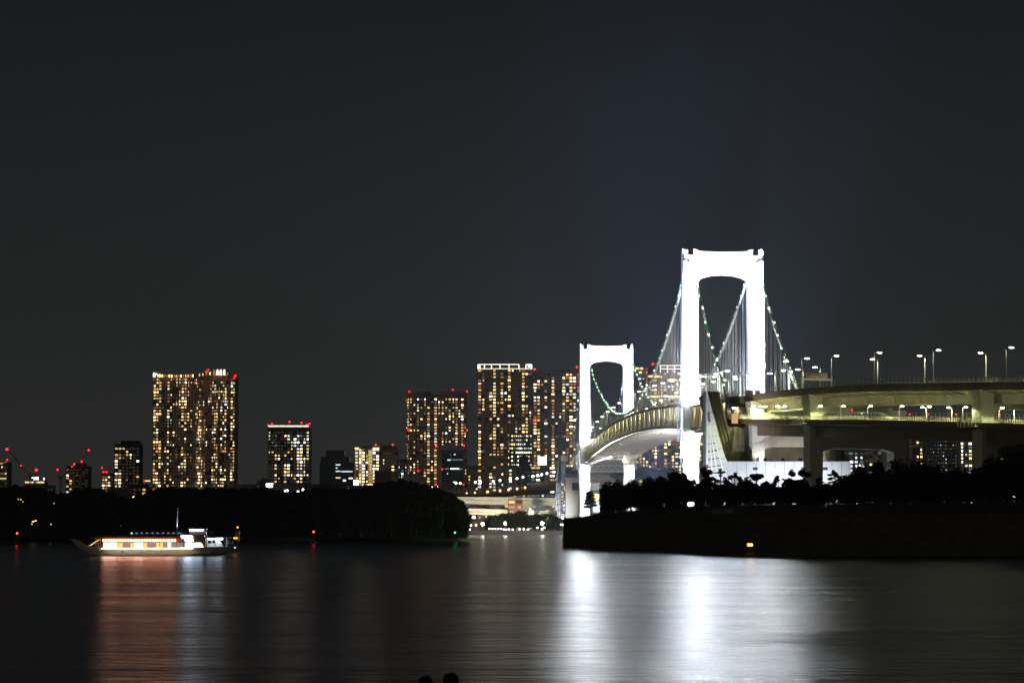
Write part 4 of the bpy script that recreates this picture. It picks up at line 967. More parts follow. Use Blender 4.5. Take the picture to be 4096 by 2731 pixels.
# ---------------------------------------------------------------- foliage
def leaf(mb,p,s,rng):
    a=rng.uniform(0,6.28); t=rng.uniform(-1.2,1.2)
    u=Vector((math.cos(a),math.sin(a)*.6,rng.uniform(-.5,.5))).normalized()*s; v=Vector((-math.sin(a)*.5,math.cos(a)*.3,math.cos(t))).normalized()*s*rng.uniform(.5,.9)
    mb.v+= [tuple(p-u-v*.3),tuple(p+u*.2-v),tuple(p+u+v*.3),tuple(p-u*.2+v)]
    n=len(mb.v); mb.f.append((n-4,n-3,n-2,n-1)); mb.m.append(mb.mi)
def tree(label,px,top,wpx,D,basey,kind,seed,leafs=1100,ls=.2,name='pine_tree',leafm='pine_leaf',group='trees on the battery islet'):
    rng=random.Random(seed); m=D/F
    base=W(px,basey,D); H=(basey-top)*m; w=wpx*m/2
    T=thing(name,label,'tree',tuple(base),group)
    tr=MB(); lean=rng.uniform(-.08,.08)*H; pads=[]
    def tp(t): return base+Vector((lean*math.sin(t*3)*t,0,H*t))
    tr.tube([base-Vector((0,0,.6))]+[tp(t) for t in (.1,.3,.5,.7,.9)],[.05*H*.6+.05,.028*H,.024*H,.019*H,.012*H,.006*H],7)
    if kind=='dense':
        for k in range(13):
            t=rng.uniform(.16,.93); r=w*(.62+.5*math.sin(math.pi*min(1,(t-.05)/.9)))*.62
            a=rng.uniform(0,6.28); c=tp(t)+Vector((math.cos(a)*w*.42,math.sin(a)*w*.42,0)); pads.append((c,r,r*.72))
        pads.append((tp(.6),w*.85,H*.3)); pads.append((tp(.36),w*.9,H*.16)); pads.append((tp(.86),w*.5,H*.15))
    elif kind=='tier':
        for k in range(9):
            t=.36+.064*k; sgn=1 if k%2 else -1; r=w*(.62-.33*(t-.36)); c=tp(t)+Vector((sgn*w*(.55-.45*(t-.36)),rng.uniform(-.3,.3)*w,0)); pads.append((c,r,H*.055)); 
        pads.append((tp(.93),w*.45,H*.06)); pads.append((tp(.8),w*.5,H*.07))
    elif kind=='airy':
        for k in range(26):
            a=rng.uniform(-.35,math.pi+.35); q=rng.uniform(.6,1.05); c=tp(.6)+Vector((math.cos(a)*w*.9*q,rng.uniform(-.5,.5)*w,math.sin(a)*H*.37*q)); pads.append((c,w*rng.uniform(.14,.3),w*rng.uniform(.07,.13)))
        for k in range(9): pads.append((tp(rng.uniform(.25,.7))+Vector((rng.uniform(-.8,.8)*w,rng.uniform(-.5,.5)*w,0)),w*rng.uniform(.2,.34),w*.13))
    elif kind=='umbrella':
        for k in range(5): pads.append((tp(rng.uniform(.3,.6))+Vector((rng.uniform(-.6,.6)*w,0,0)),w*.25,w*.1))
        for k in range(11):
            c=tp(.86)+Vector((rng.uniform(-.65,.65)*w,rng.uniform(-.4,.4)*w,rng.uniform(-.05,.07)*H)); pads.append((c,w*.42,H*.06))
        pads.append((tp(.93),w*.55,H*.06))
    elif kind=='spiky':
        for k in range(16):
            t=rng.uniform(.15,.92); a=rng.uniform(0,6.28); q=rng.uniform(.2,.95)*(1.15-t*.6); c=tp(t)+Vector((math.cos(a)*w*q,math.sin(a)*w*q,0)); pads.append((c,w*.36,w*.26))
        pads.append((tp(.93),w*.2,H*.1)); pads.append((tp(.5),w*.6,H*.2))
    for c,r,h in pads:
        at_=min(.85,max(.2,(c.z-base.z)/H-.12)); tr.tube([tp(at_),tp(at_).lerp(c,.55)+Vector((0,0,-.04*H)),c],[.012*H,.008*H,.004*H],5)
    tr.build('trunk','trunk_bark',T)
    cr=MB(); tot=sum(r*r*h**.5 for _,r,h in pads)
    for c,r,h in pads:
        n=int(leafs*r*r*h**.5/tot)
        for _ in range(n):
            while True:
                q=Vector((rng.uniform(-1,1),rng.uniform(-1,1),rng.uniform(-1,1)))
                if q.length<1: break
            if rng.random()<.6: q=q.normalized()*rng.uniform(.75,1.06)
            p=c+Vector((q.x*r,q.y*r,q.z*h)); s=ls*rng.uniform(.6,1.5)
            leaf(cr,p,s,rng)
            if kind in('spiky','tier','airy') and rng.random()<.25:
                d=Vector((q.x,q.y,abs(q.z)+.6)).normalized()*ls*2.4; nn=len(cr.v); sd=Vector((d.z,0,-d.x)).normalized()*ls*.3
                cr.v+=[tuple(p-sd),tuple(p+sd),tuple(p+d)]; cr.f.append((nn,nn+1,nn+2)); cr.m.append(0)
    cr.build('crown',leafm,T)
    return T
# battery islet
front=[(2240,728,6.5),(2252,727,8.1),(2330,705,8.1),(2450,648,8.1),(2612,582,8.2),(2780,535,8.2),(2960,497,8.2),(3200,489,8.3),(3500,485,8.3),(3900,483,8.4),(4300,481,8.4),(5200,479,8.4)]
front[0]=(2249,729,8.0)
ridge=[(2250,2083,735),(2256,2082,733),(2316,2073,727),(2405,2050,712),(2520,2042,690),(2650,2031,655),(2800,2022,625),(3000,2018,600),(3350,2015,585),(3900,2012,578),(4300,2011,576),(5200,2010,574)]
g=MB(); wl=MB(); A=[];Bt=[];Cc=[];Dd=[]
for (px,D,z),(rx,ry,rD) in zip(front,ridge):
    pb=Vector((X(px,D,2180),D,-1.5)); pt=Vector((X(px,D,2180)*1.0+.35,D+1.7,z-.0)); 
    A.append(pb);Bt.append(pt);r_=W(rx,ry,rD);Cc.append(r_);Dd.append(Vector((r_.x+ (6 if rx<2400 else 0),r_.y+60,max(2,r_.z-.5))))
def dense(l,n=6):
    o=[]
    for a,b_ in zip(l,l[1:]):
        for k in range(n): o.append(a.lerp(b_,k/n))
    o.append(l[-1]); return o
A,Bt,Cc,Dd=map(dense,(A,Bt,Cc,Dd)); nn=len(A)
rr=random.Random(3)
for l in (Cc,): 
    for v in l: v.z+=rr.uniform(-.12,.12)
Mid=[a.lerp(b_,.45)+Vector((0,0,.35+rr.uniform(-.15,.15))) for a,b_ in zip(Bt,Cc)]
for l in (Bt,Mid,Cc,Dd): g.v+=[tuple(v) for v in l]
for k in range(3):
    for i in range(nn-1): g.f.append((k*nn+i,k*nn+i+1,(k+1)*nn+i+1,(k+1)*nn+i)); g.m.append(0)
back=[Vector((Dd[0].x,Dd[0].y,-1.5)),Vector((Dd[-1].x,Dd[-1].y,-1.5))]
struct('islet_ground',g,'grass')
W2=[a.lerp(b_,1)+Vector((0,0,.25)) for a,b_ in zip(A,Bt)]
wl.v=[tuple(v) for v in A]+[tuple(v) for v in W2]+[tuple(v+Vector((0.2,1.4,0))) for v in W2]+[tuple(v+Vector((.2,1.4,-2))) for v in W2]
for k in range(3):
    for i in range(nn-1): wl.f.append((k*nn+i,k*nn+i+1,(k+1)*nn+i+1,(k+1)*nn+i)); wl.m.append(0)
wl.add([A[0],W2[0],Dd[0],back[0]],[(0,3,2,1)])
o=wl.build('stone_seawall','battery_stone'); tag(o,'dark stone block seawall around the battery islet on the right','seawall')
# grass tufts along the crest
gt=MB(); rng=random.Random(5)
for _ in range(2600):
    i=rng.randrange(nn-1); l=rng.choice((Cc,Bt,Mid)); p=l[i].lerp(l[i+1],rng.random()); h=rng.uniform(.15,.5); a=rng.uniform(-.15,.15)
    n0=len(gt.v); gt.v+=[(p.x-.08,p.y,p.z-.1),(p.x+.08,p.y,p.z-.1),(p.x+a,p.y,p.z+h)]; gt.f.append((n0,n0+1,n0+2)); gt.m.append(0)
tag(gt.build('grass_tufts','grass'),'uneven dark grass along the islet crest','grass',kind='stuff')
def ridy(px): return interp([(a,e) for a,e,_ in ridge],px)
def ridd(px): return interp([(a,e) for a,_,e in ridge],px)
TL=[ # px, top, width, kind, label
(2363,1962,50,'tier','small lone tiered pine standing apart at the left end of the islet'),
(2432,1925,78,'dense','rounded dark tree second from the left end of the islet row'),
(2478,1918,74,'dense','dark tree with flat bushy top right of the rounded second tree'),
(2524,1917,70,'dense','dark tree just left of the bright gap under the crowns'),
(2588,1906,84,'dense','broad dark tree directly right of the bright trunk-level gap'),
(2640,1905,74,'dense','dark tree beneath the middle of the suspended deck'),
(2694,1886,80,'dense','taller dark tree left of the near tower foot'),
(2738,1890,66,'dense','dark tree in front of the near tower left leg'),
(2778,1915,50,'airy','thin gappy pine in front of the white tower leg'),
(2828,1862,78,'spiky','bushy pine top rising right of the near tower left leg'),
(2878,1877,60,'airy','open-crowned pine before the window grid of the anchorage horn'),
(2936,1890,66,'airy','open-crowned pine before the left end of the white anchorage wall'),
(2990,1908,60,'dense','low dense tree left of the umbrella pine'),
(3033,1893,60,'umbrella','umbrella pine with flat cap silhouetted on the white wall'),
(3070,1925,56,'dense','low tree right of the umbrella pine'),
(3110,1902,58,'airy','small open pine left of the spiky pine'),
(3165,1880,84,'spiky','spiky pine left of the first tall pier'),
(3215,1870,84,'spiky','spiky pine overlapping the foot of the first tall pier'),
(3280,1908,50,'airy','small open pine immediately right of the first tall pier'),
(3335,1879,66,'airy','round open pine before the right end of the white wall'),
(3398,1895,76,'dense','dark tree at the right end of the white wall'),
(3450,1858,90,'dense','dark tree under the dim grey office block'),
(3520,1842,100,'spiky','dark tree under the stacked orange windows'),
(3600,1832,104,'dense','tall dark tree beneath the far column of the portal pier'),
(3680,1842,100,'dense','dark tree below the orange window column'),
(3752,1852,96,'spiky','dark tree below the dark glass tower'),
(3830,1868,96,'dense','dark tree below the pale balcony block'),
(3905,1872,100,'spiky','dark tree at the foot of the right-hand pier'),
(3965,1822,110,'dense','tall dark tree just right of the right-hand pier'),
(4035,1780,130,'dense','tallest dark tree at the right edge'),
(4105,1772,130,'dense','dark tree cut by the right edge'),
]
for i,(px,top,wd,kind,lab) in enumerate(TL):
    D=ridd(px)+R.uniform(4,18); n={'dense':2300,'tier':1200,'airy':1500,'umbrella':1200,'spiky':2600}[kind]
    tree(lab,px,top,wd,D,ridy(px)+2,kind,100+i,leafs=int(n*1.9),ls=.15 if kind!='dense' else .19)
# second, farther row fills in behind
k=0
for px in list(range(2425,2512,28))+list(range(2562,2770,28))+list(range(2800,3400,30))+list(range(3420,4150,38)):
    tp_=interp([(2425,1950),(2700,1925),(2760,1930),(2860,1930),(3100,1945),(3300,1938),(3420,1905),(3600,1870),(3900,1900),(3960,1860),(4100,1810)],px)+R.uniform(-8,10)
    D=ridd(px)+R.uniform(22,45); k+=1
    tree(nth(k)+' low dark tree from the left in the shaded rear row of the islet' ,px+R.uniform(-8,8),tp_,60 if px<3400 else 90,D,ridy(px)-1,'dense',300+k,leafs=2300,ls=.21,group='rear row trees on the battery islet')
# dry sticks at the left end
T=thing('dead_shrub','leafless forked shrub on the left tip of the islet','shrub',tuple(W(2292,2079,728)))
c=MB(); 
for a,e in (((2292,2080),(2296,2058)),((2296,2060),(2302,2078)),((2288,2080),(2286,2065)),((2311,2075),(2311,2055)),((2296,2072),(2304,2064))): c.beam(W(*a,728),W(*e,728),.1,.1)
c.build('stem','trunk_bark',T)

ug=MB(); rng=random.Random(77)
gaps=[(2506,2548),(2752,2778),(2820,2826),(2895,2903),(2968,2973),(3092,3098),(3340,3350),(2600,2604),(2655,2660)]
for _ in range(42000):
    px=rng.uniform(2400,4130)
    if any(a<px<b_ for a,b_ in gaps) and rng.random()<.93: continue
    D=ridd(px)+rng.uniform(14,40); by=ridy(px); hgt=interp([(2400,30),(2450,56),(2800,78),(3300,82),(3420,120),(3800,130),(4130,190)],px)*(.8+.12*math.sin(px*.09)+.1*math.sin(px*.23))
    t=rng.random(); 
    if t<.07 and rng.random()<.3: continue
    p=W(px,by-hgt*t,D); leaf(ug,p,rng.uniform(.15,.32),rng)
tag(ug.build('undergrowth','pine_leaf'),'continuous dark undergrowth between the pine trunks on the islet','undergrowth',kind='stuff')
# left wooded islet
WD=939
prof=[(-160,1960),(0,1962),(57,1954),(143,1959),(184,1977),(235,1985),(273,1984),(316,1964),(373,1961),(416,1971),(448,1985),(502,2004),(540,2002),(588,1980),(630,1966),(667,1959),(740,1961),(797,1966),(866,1960),(927,1966),(1000,1966),(1060,1964),(1115,1974),(1172,1983),(1210,1974),(1260,1964),(1330,1964),(1430,1964),(1490,1946),(1552,1937),(1610,1931),(1686,1946),(1753,1964),(1800,1982),(1842,2013),(1862,2045),(1872,2076),(1866,2105),(1862,2125),(1858,2150)]
g=MB(); N=60; pts=[]
for i in range(N+1):
    px=lerp(-300,1868,i/N); 
    for (dd,z) in ((0,-1.5),(3,1.2),(12,2.6),(60,3.0),(90,-1.5)):
        D=WD+dd+ (6*math.sin(px*.01)); 
        if px>1700: D+= (px-1700)*.05
        pts.append((X(px,D,2160),D,z if i<N else -1.5))
g.v=pts
for i in range(N):
    for k in range(4): g.f.append((i*5+k,(i+1)*5+k,(i+1)*5+k+1,i*5+k+1)); g.m.append(0)
struct('wooded_islet_ground',g,'grass')
g=MB(); sp_=[(1850,960),(1880,985),(1910,1000),(1935,1010)]
for i,(px,D) in enumerate(sp_):
    w_=[7,5,3,.2][i]; g.v+=[(X(px,D,2150),D-w_,-.3),(X(px,D,2150),D,1.4-i*.38),(X(px,D,2150),D+w_*2,-.3)]
for i in range(3):
    for k in range(2): g.f.append((i*3+k,(i+1)*3+k,(i+1)*3+k+1,i*3+k+1)); g.m.append(0)
struct('sand_spit',g,'sand',True)
wd=MB(); rng=random.Random(11); NX=150
def core(px,t): # t 0..1 front face, 1..2 top to back
    tp=interp(prof,px); zt=Z(tp+7,WD+20); zt=max(zt,2.5)
    bump=1.2*math.sin(px*.045+t*3)+.9*math.sin(px*.11+2*t)
    ph=t*math.pi/2; D=WD+24-20*math.cos(ph)-abs(bump)*math.cos(ph); 
    return Vector((X(px,D,2000),D,1.5+(zt-1.5)*math.sin(ph)**.8))
for i in range(NX+1):
    px=lerp(-160,1856,i/NX)
    for k in range(9): wd.v.append(tuple(core(px,k/8*1.6 if k<8 else 1.9)))
for i in range(NX):
    for k in range(8): wd.f.append((i*9+k,(i+1)*9+k,(i+1)*9+k+1,i*9+k+1)); wd.m.append(0)
for _ in range(30000):
    px=rng.uniform(-160,1868); t=rng.random()**.7*1.1; p=core(px,t)
    b_=interp(prof,px); out=rng.uniform(0,1.6)
    lump=.8*math.sin(px*.13)+.6*math.sin(px*.31+1)
    p=p+Vector((rng.uniform(-.8,.8),-out*math.cos(t*1.5),out*math.sin(min(t,1)*1.5)+lump*.5*(t>.7)))
    leaf(wd,p,rng.uniform(.35,.9),rng)
for _ in range(1500):   # right hand edge branches
    yy=rng.uniform(1975,2150); i=interp([(1960,1790),(1987,1815),(2013,1842),(2045,1862),(2076,1880),(2092,1872),(2110,1864),(2150,1858)],yy); px=i+rng.gauss(-6,7); leaf(wd,W(px,yy,WD+24+rng.uniform(-8,8)),rng.uniform(.3,.8),rng)
tag(wd.build('dark_woodland','broad_leaf'),'continuous dark wood covering the low islet on the left','woodland',kind='stuff')
# lamps glimpsed in the wood
pl=None
for i,(px,py) in enumerate(((132,2085),(142,2082),(128,2095),(73,1996),(83,1997),(216,2012),(92,2006),(204,2096))):
    a=W(px,py,WD-6); lab=f'{["bright","second bright","low","faint","second faint","warm","orange","lone faint"][i]} lamp glinting through the dark wood at the far left'
    T=thing('path_lamp',lab,'lamp',(a.x,a.y,1.5),'lamps in the dark wood'); c=MB(); c.tube([(a.x,a.y,1.5),(a.x,a.y,a.z)],.06,5); c.build('pole','dark_steel',T); c=MB(); c.ball(a,.22+.12*(i<2),6,4,sq=(1.4,1,.8)); c.build('lamp_head','lit_w1' if i in(3,5,6) else 'lit_ye',T)

# park on the far shore
pk=[(1785,2050),(1965,2062),(1990,2058),(2022,2055),(2052,2048),(2084,2042),(2112,2055),(2140,2060),(2182,2052),(2205,2056),(2232,2068),(2252,2085)]
for i,(px,top) in enumerate(pk):
    tree(f'{ORD[i]} rounded park tree from the left on the far quay','' or px,top,62,1640+R.uniform(-6,18),2122,'dense',500+i,leafs=800,ls=.65,name='park_tree',leafm='broad_leaf',group='park trees on the far quay')
big=None
cc=lambda x,y:(1800+x*.2126,1900+y*.2126)
for i,(x,y,m,r,nm) in enumerate(((615,915,'park_lamp',.95,'left big'),(1040,905,'park_lamp',.9,'middle big'),(1735,905,'park_lamp',1.05,'right big'),(2125,805,'park_lamp',.7,'lamp beside the far anchorage'),(490,935,'far_orange',.75,'orange'),(395,945,'far_white',.55,'white left of the orange'))):
    px,py=cc(x,y); a=W(px,py,1624); T=thing('park_lamp',f'{nm} glaring lamp post on the far quay' if 'lamp' not in nm else 'glaring lamp post beside the glass wall of the far anchorage','lamp',(a.x,1624,2.8),'lamp posts on the far quay')
    c=MB(); c.tube([(a.x,1624,2.8),(a.x,1624,a.z)],.12,6); c.build('pole','pole_steel',T); c=MB(); c.ball(a,r,8,6); c.build('lamp_head',m,T)
sm=[(285,1025),(375,1015),(740,1005),(797,1005),(850,1005),(905,1008),(958,1005),(1010,1018),(1060,1018),(1110,1015),(1178,1018),(1310,1015),(1385,1010),(1465,1018),(1645,985),(1775,985),(1730,1015),(2085,925),(2120,930)]
for i,(x,y) in enumerate(sm):
    px,py=cc(x,y); a=W(px,py,1620); T=thing('promenade_lamp',f'{ORD[i]} small low lamp from the left along the far promenade','lamp',(a.x,1620,2.8),'small lamps along the far promenade')
    c=MB(); c.tube([(a.x,1620,2.8),(a.x,1620,a.z)],.08,5); c.build('pole','pole_steel',T); c=MB(); c.ball(a,.62 if i in(2,12,16) else .42,7,5); c.build('lamp_head','far_white' if i not in (2,12) else 'sign_square',T)
# skyline lamps just above the wood
sk=[(1140,1962),(1149,1961),(1183,1970),(1192,1965),(1207,1963),(1212,1957),(1290,1961),(1302,1958),(1377,1957),(1395,1956),(1439,1955),(1460,1956),(1704,1942),(1727,1949),(1749,1949),(981,1965),(946,1967),(800,1968)]
for i,(px,py) in enumerate(sk):
    a=W(px,py,2100); T=thing('quay_lamp',f'{ORD[i]} white quay lamp just above the wooded islet skyline','lamp',(a.x,2100,2.5),'quay lamps above the wood')
    c=MB(); c.tube([(a.x,2100,2.5),(a.x,2100,a.z)],.14,5); c.build('pole','pole_steel',T); c=MB(); c.ball(a,.8,7,5); c.build('lamp_head','far_white',T)

# ---------------------------------------------------------------- buoys
def buoy(label,px,basey,topy,D,m,lm,lights=((0,0),),cone=True,r=.55):
    a=W(px,basey,D); zt=Z(topy,D); T=thing('marker_buoy',label,'buoy',(a.x,D,0))
    c=MB(); c.tube([(a.x,D,-.5),(a.x,D,.5),(a.x,D,.9)],[r*2,r*2.1,r*1.2],12); c.build('float',m,T)
    c=MB(); 
    for k in range(4): 
        t=k*1.57+.78; c.beam((a.x+math.cos(t)*r*1.2,D+math.sin(t)*r*1.2,.8),(a.x+math.cos(t)*r*.5,D+math.sin(t)*r*.5,zt-.5),.14,.14)
    c.box(a.x-r*.6,a.x+r*.6,D-r*.6,D+r*.6,lerp(.9,zt,.35),zt-.6); c.build('cage',m,T)
    for dx,dz in lights: c=MB(); c.ball((a.x+dx,D-.1,zt+dz),.3,8,5); c.build('lamp',lm,T)
buoy('red-lit marker buoy at the far left edge',68,2177,2132,787,'buoy_red','buoy_redlight')
buoy('red-lit marker buoy right of the boat in front of the dark wood',1254,2173,2126,831,'buoy_red','buoy_redlight')
buoy('small green-lit marker buoy at the right tip of the wooded islet',1820,2172,2129,843,'buoy_green','nav_green')
buoy('yellow buoy with twin amber lamps in front of the stone seawall',3000,2222,2178,472,'buoy_yellow','buoy_amber',((-.27,0),(.27,0)))
T=thing('beacon_post','yellow beacon post with three amber lamps just behind the boat stern','beacon',(X(950,560,2200),560,0))
x_=X(950,560,2200); c=MB(); c.tube([(x_,560,-1),(x_,560,3.4)],.25,8); c.box(x_-.5,x_+.5,559.5,560.5,2.6,5.0); c.build('post','buoy_yellow',T)
for px,py in ((950,2108),(937,2151),(946,2151)): q=W(px,py,559); c=MB(); c.ball((q.x,559.2,q.z),.17); c.build('lamp','buoy_amber',T)

# ---------------------------------------------------------------- dinner boat
BD=493.; bs=.3401*BD/F; bx0=X(200+1200*.3401,BD,2200)
def bp(cx_,cy_,y=0.): return Vector((bx0+(cx_-1200)*bs,BD+y,(650-cy_)*bs))
BO=thing('dinner_boat','low white party boat with glowing red lanterns under its roof and a lit mast','boat',tuple(bp(1200,650)))
st=[(240,455,450,.25),(290,455,512,.45),(340,468,565,.75),(400,518,600,1.1),(470,545,640,1.6),(600,558,665,2.3),(800,562,672,2.7),(1200,562,675,2.8),(1540,562,672,2.8),(1800,556,668,2.7),(1950,552,655,2.5),(2080,548,625,2.3),(2170,545,575,2.2)]
c=MB(); K=9
for x_,zt_,zb_,b_ in st:
    for k in range(K):
        t=k/(K-1)*math.pi; yy=-math.cos(t)*b_; v=math.sin(t)**.55; cyv=lerp(zt_,zb_,v); c.v.append(tuple(bp(x_,cyv,yy*(1 if k in(0,K-1) else (1-.12*v)))))
for i in range(len(st)-1):
    for k in range(K-1): c.f.append((i*K+k,i*K+k+1,(i+1)*K+k+1,(i+1)*K+k)); c.m.append(0)
    c.f.append((i*K,(i+1)*K,(i+1)*K+K-1,i*K+K-1)); c.m.append(0)
c.f.append(tuple(range(K))); c.m.append(0); c.f.append(tuple((len(st)-1)*K+k for k in range(K))[::-1]); c.m.append(0)
hull=c.build('hull','hull_cream',BO,smooth=False)
c=MB(); c.tube([bp(420,541,-1.25),bp(600,556,-2.33),bp(800,560,-2.75),bp(1540,560,-2.85),bp(1560,552,-2.8),bp(1800,552,-2.75),bp(2160,542,-2.25)],.09,6); c.build('rub_rail','boat_white',hull)
for x_ in (880,1100,1330): c=MB(); q=bp(x_,598,-2.74); c.tube([q,q+Vector((0,-.12,0))],.14,10); c.build('porthole','dark_steel',hull)
c=MB(); c.beam(bp(590,605,-2.35),bp(670,580,-2.6),.12,.25); c.build('bow_stripe','buoy_amber' if 0 else 'buoy_yellow',hull)
c=MB(); a=bp(640,560); e=bp(1840,446); c.box(a.x,e.x,BD-2.1,BD+2.1,a.z,e.z); cab=c.build('cabin','boat_brown',BO)
c=MB(); 
for i,(xa,ya,xb,yb) in enumerate(((560,446,1560,425),(620,425,1500,420))): q=bp(xa,ya); g_=bp(xb,yb); c.box(q.x,g_.x,BD-2.7+i*.5,BD+2.7-i*.5,q.z+i*.004,g_.z)
c.prism([bp(500,452,-1.7),bp(561,446,-2.6),bp(561,428,-2.6),bp(480,446,-1.7)],(0,0,0),(0,4,0)); c.build('roof','boat_brown',BO)
xs_=[650,700,750,806,880,960,1010,1060,1112,1165,1215,1262,1305,1350,1400,1440,1500,1585]
for i,(xa,xb) in enumerate(zip(xs_,xs_[1:])):
    q=bp(xa+4,556); g_=bp(xb-4,496); c=MB(); c.box(q.x,g_.x,BD-2.16,BD-2.1,q.z,g_.z)
    m='cabin_warm' if i in(0,1,2,6,7,14) else ('cabin_orange' if i in(3,5,8,12,11) else 'lit_dc'); c.build('cabin_window',m,BO)
for xa,xb in ((1605,1700),(1705,1790)):
    q=bp(xa,552); g_=bp(xb,498); c=MB(); c.prism([Vector((q.x,BD-2.16,q.z)),Vector((g_.x+ (.5 if xa>1700 else 0),BD-2.16,q.z)),Vector((g_.x,BD-2.16,g_.z)),Vector((q.x,BD-2.16,g_.z))],(0,0,0),(0,.05,0)); c.build('cabin_window','boat_cool',BO)
for i in range(27):
    for yy in (-2.75,2.75):
        x_=655+i*32; q=bp(x_,468+ (i%2)*2,yy); c=MB(); c.ball(q,.19,8,6,sq=(1,1,1.25)); c.build('lantern','lantern',BO)
c=MB(); c.tube([bp(640,562,-3.25),bp(1700,560,-3.3)],.05,6); c.build('deck_light_strip','deck_strip',BO)
# bow lanterns / stepped lights
for k in range(5): c=MB(); q=bp(478+k*22-(k%2)*0,528-k*15,-1.2); c.beam(q,q+Vector((.55,0,.12)),.12,.1); c.build('bow_light','lit_ye',BO)
c=MB(); c.box(bp(600,560).x,bp(640,450).x,BD-1.9,BD+1.9,bp(0,560).z,bp(0,560).z+.1)
for k in range(4): c.beam(bp(560+k*26,545,-1.9),bp(560+k*26,450,-1.9),.08,.08)
c.build('bow_post','boat_white',BO)
# wheelhouse
c=MB(); q=bp(1540,446.5); g_=bp(1845,404); c.prism([bp(1545,446,-1.9),bp(1850,446,-1.9),bp(1835,404,-1.9),bp(1560,404,-1.9)],(0,0,0),(0,3.8,0)); wh=c.build('wheelhouse','boat_brown',BO)
for (xa,xb,ya,yb) in ((1546,1694,410,449),(1600,1700,452,484)):
    q=bp(xa,yb); g_=bp(xb,ya); c=MB(); n_=20; c.prism([Vector(((q.x+g_.x)/2+math.cos(t)*(g_.x-q.x)/2,BD-2.25,(q.z+g_.z)/2+(abs(math.sin(t))**.6*(1 if math.sin(t)>0 else -1))*(g_.z-q.z)/2)) for t in [2*math.pi*k/n_ for k in range(n_)]],(0,0,0),(0,.15,0)); c.build('glowing_panel','boat_cool',BO)
c=MB(); q=bp(1640,402); g_=bp(1835,340); c.box(q.x,g_.x,BD-1.2,BD+1.2,q.z,g_.z); c.build('flybridge','boat_white',BO)
c=MB(); q=bp(1632,340); g_=bp(1840,330); c.box(q.x,g_.x,BD-1.6,BD+1.6,q.z,g_.z); c.build('flybridge_roof','boat_white',BO)
c=MB(); q=bp(1650,356); g_=bp(1810,343); c.box(q.x,g_.x,BD-1.28,BD-1.2,q.z,g_.z); c.build('flybridge_lamp','boat_cool',BO)
c=MB()
for yy in (-2,2):
    c.tube([bp(1010,380,yy),bp(1580,376,yy)],.035,5); c.tube([bp(1010,398,yy),bp(1580,396,yy)],.025,5)
    for k in range(17): c.tube([bp(1010+k*35.6,424,yy),bp(1010+k*35.6,378,yy)],.03,5)
    for z_ in (362,385): c.tube([bp(1815,z_,yy*.8),bp(1905,z_,yy*.8)],.035,5)
    c.tube([bp(1905,404,yy*.8),bp(1905,362,yy*.8)],.035,5)
c.build('roof_railing','boat_white',BO)
for k in range(9):
    q=bp(1020+k*62,384,-2.1); c=MB(); c.beam(q,q+Vector((.45,0,0)),.05,.05); c.build('rail_light','boat_blue',BO)
c=MB(); c.tube([bp(1490,424),bp(1494,240),bp(1498,85)],[.13,.1,.06],8); c.beam(bp(1478,138),bp(1508,138),.05,.05); c.build('mast','boat_white',BO)
q=bp(1480,400,-1.2); spot(q,bp(1496,200),900,40,(.7,.8,1),.5,.05)
c=MB(); c.ball(bp(980,386,-2.3),.15); c.build('navigation_light','nav_green',BO)
c=MB(); c.ball(bp(1830,418,-2.1),.13); c.build('navigation_light','boat_blue',BO)
c=MB(); q=bp(1840,440); g_=bp(2112,431); c.box(q.x,g_.x,BD-2.2,BD+2.2,q.z,g_.z)
for x_ in (1850,1950,2060): 
    for yy in (-2,2): c.beam(bp(x_,440,yy),bp(x_,550,yy),.07,.07)
c.build('stern_canopy','boat_white',BO)
for (xa,xb,ya,yb) in ((1860,1935,446,456),(1950,2020,442,462)): q=bp(xa,yb); g_=bp(xb,ya); c=MB(); c.box(q.x,g_.x,BD-1.5,BD+1.5,q.z,g_.z); c.build('canopy_lamp','boat_cool',BO)
c=MB(); q=bp(1848,550); g_=bp(1985,470); c.prism([bp(1848,550,-.6),bp(2035,550,-.6),bp(2010,500,-.6),bp(1960,452,-.6),bp(1848,452,-.6)],(0,0,0),(0,1.2,0)); c.build('stern_cabin','boat_white',BO)
for (xa,xb,ya,yb) in ((1860,1900,470,500),(1910,1945,465,498)): q=bp(xa,yb); g_=bp(xb,ya); c=MB(); c.box(q.x,g_.x,BD-.68,BD-.61,q.z,g_.z); c.build('cabin_window','glass_dark',BO)

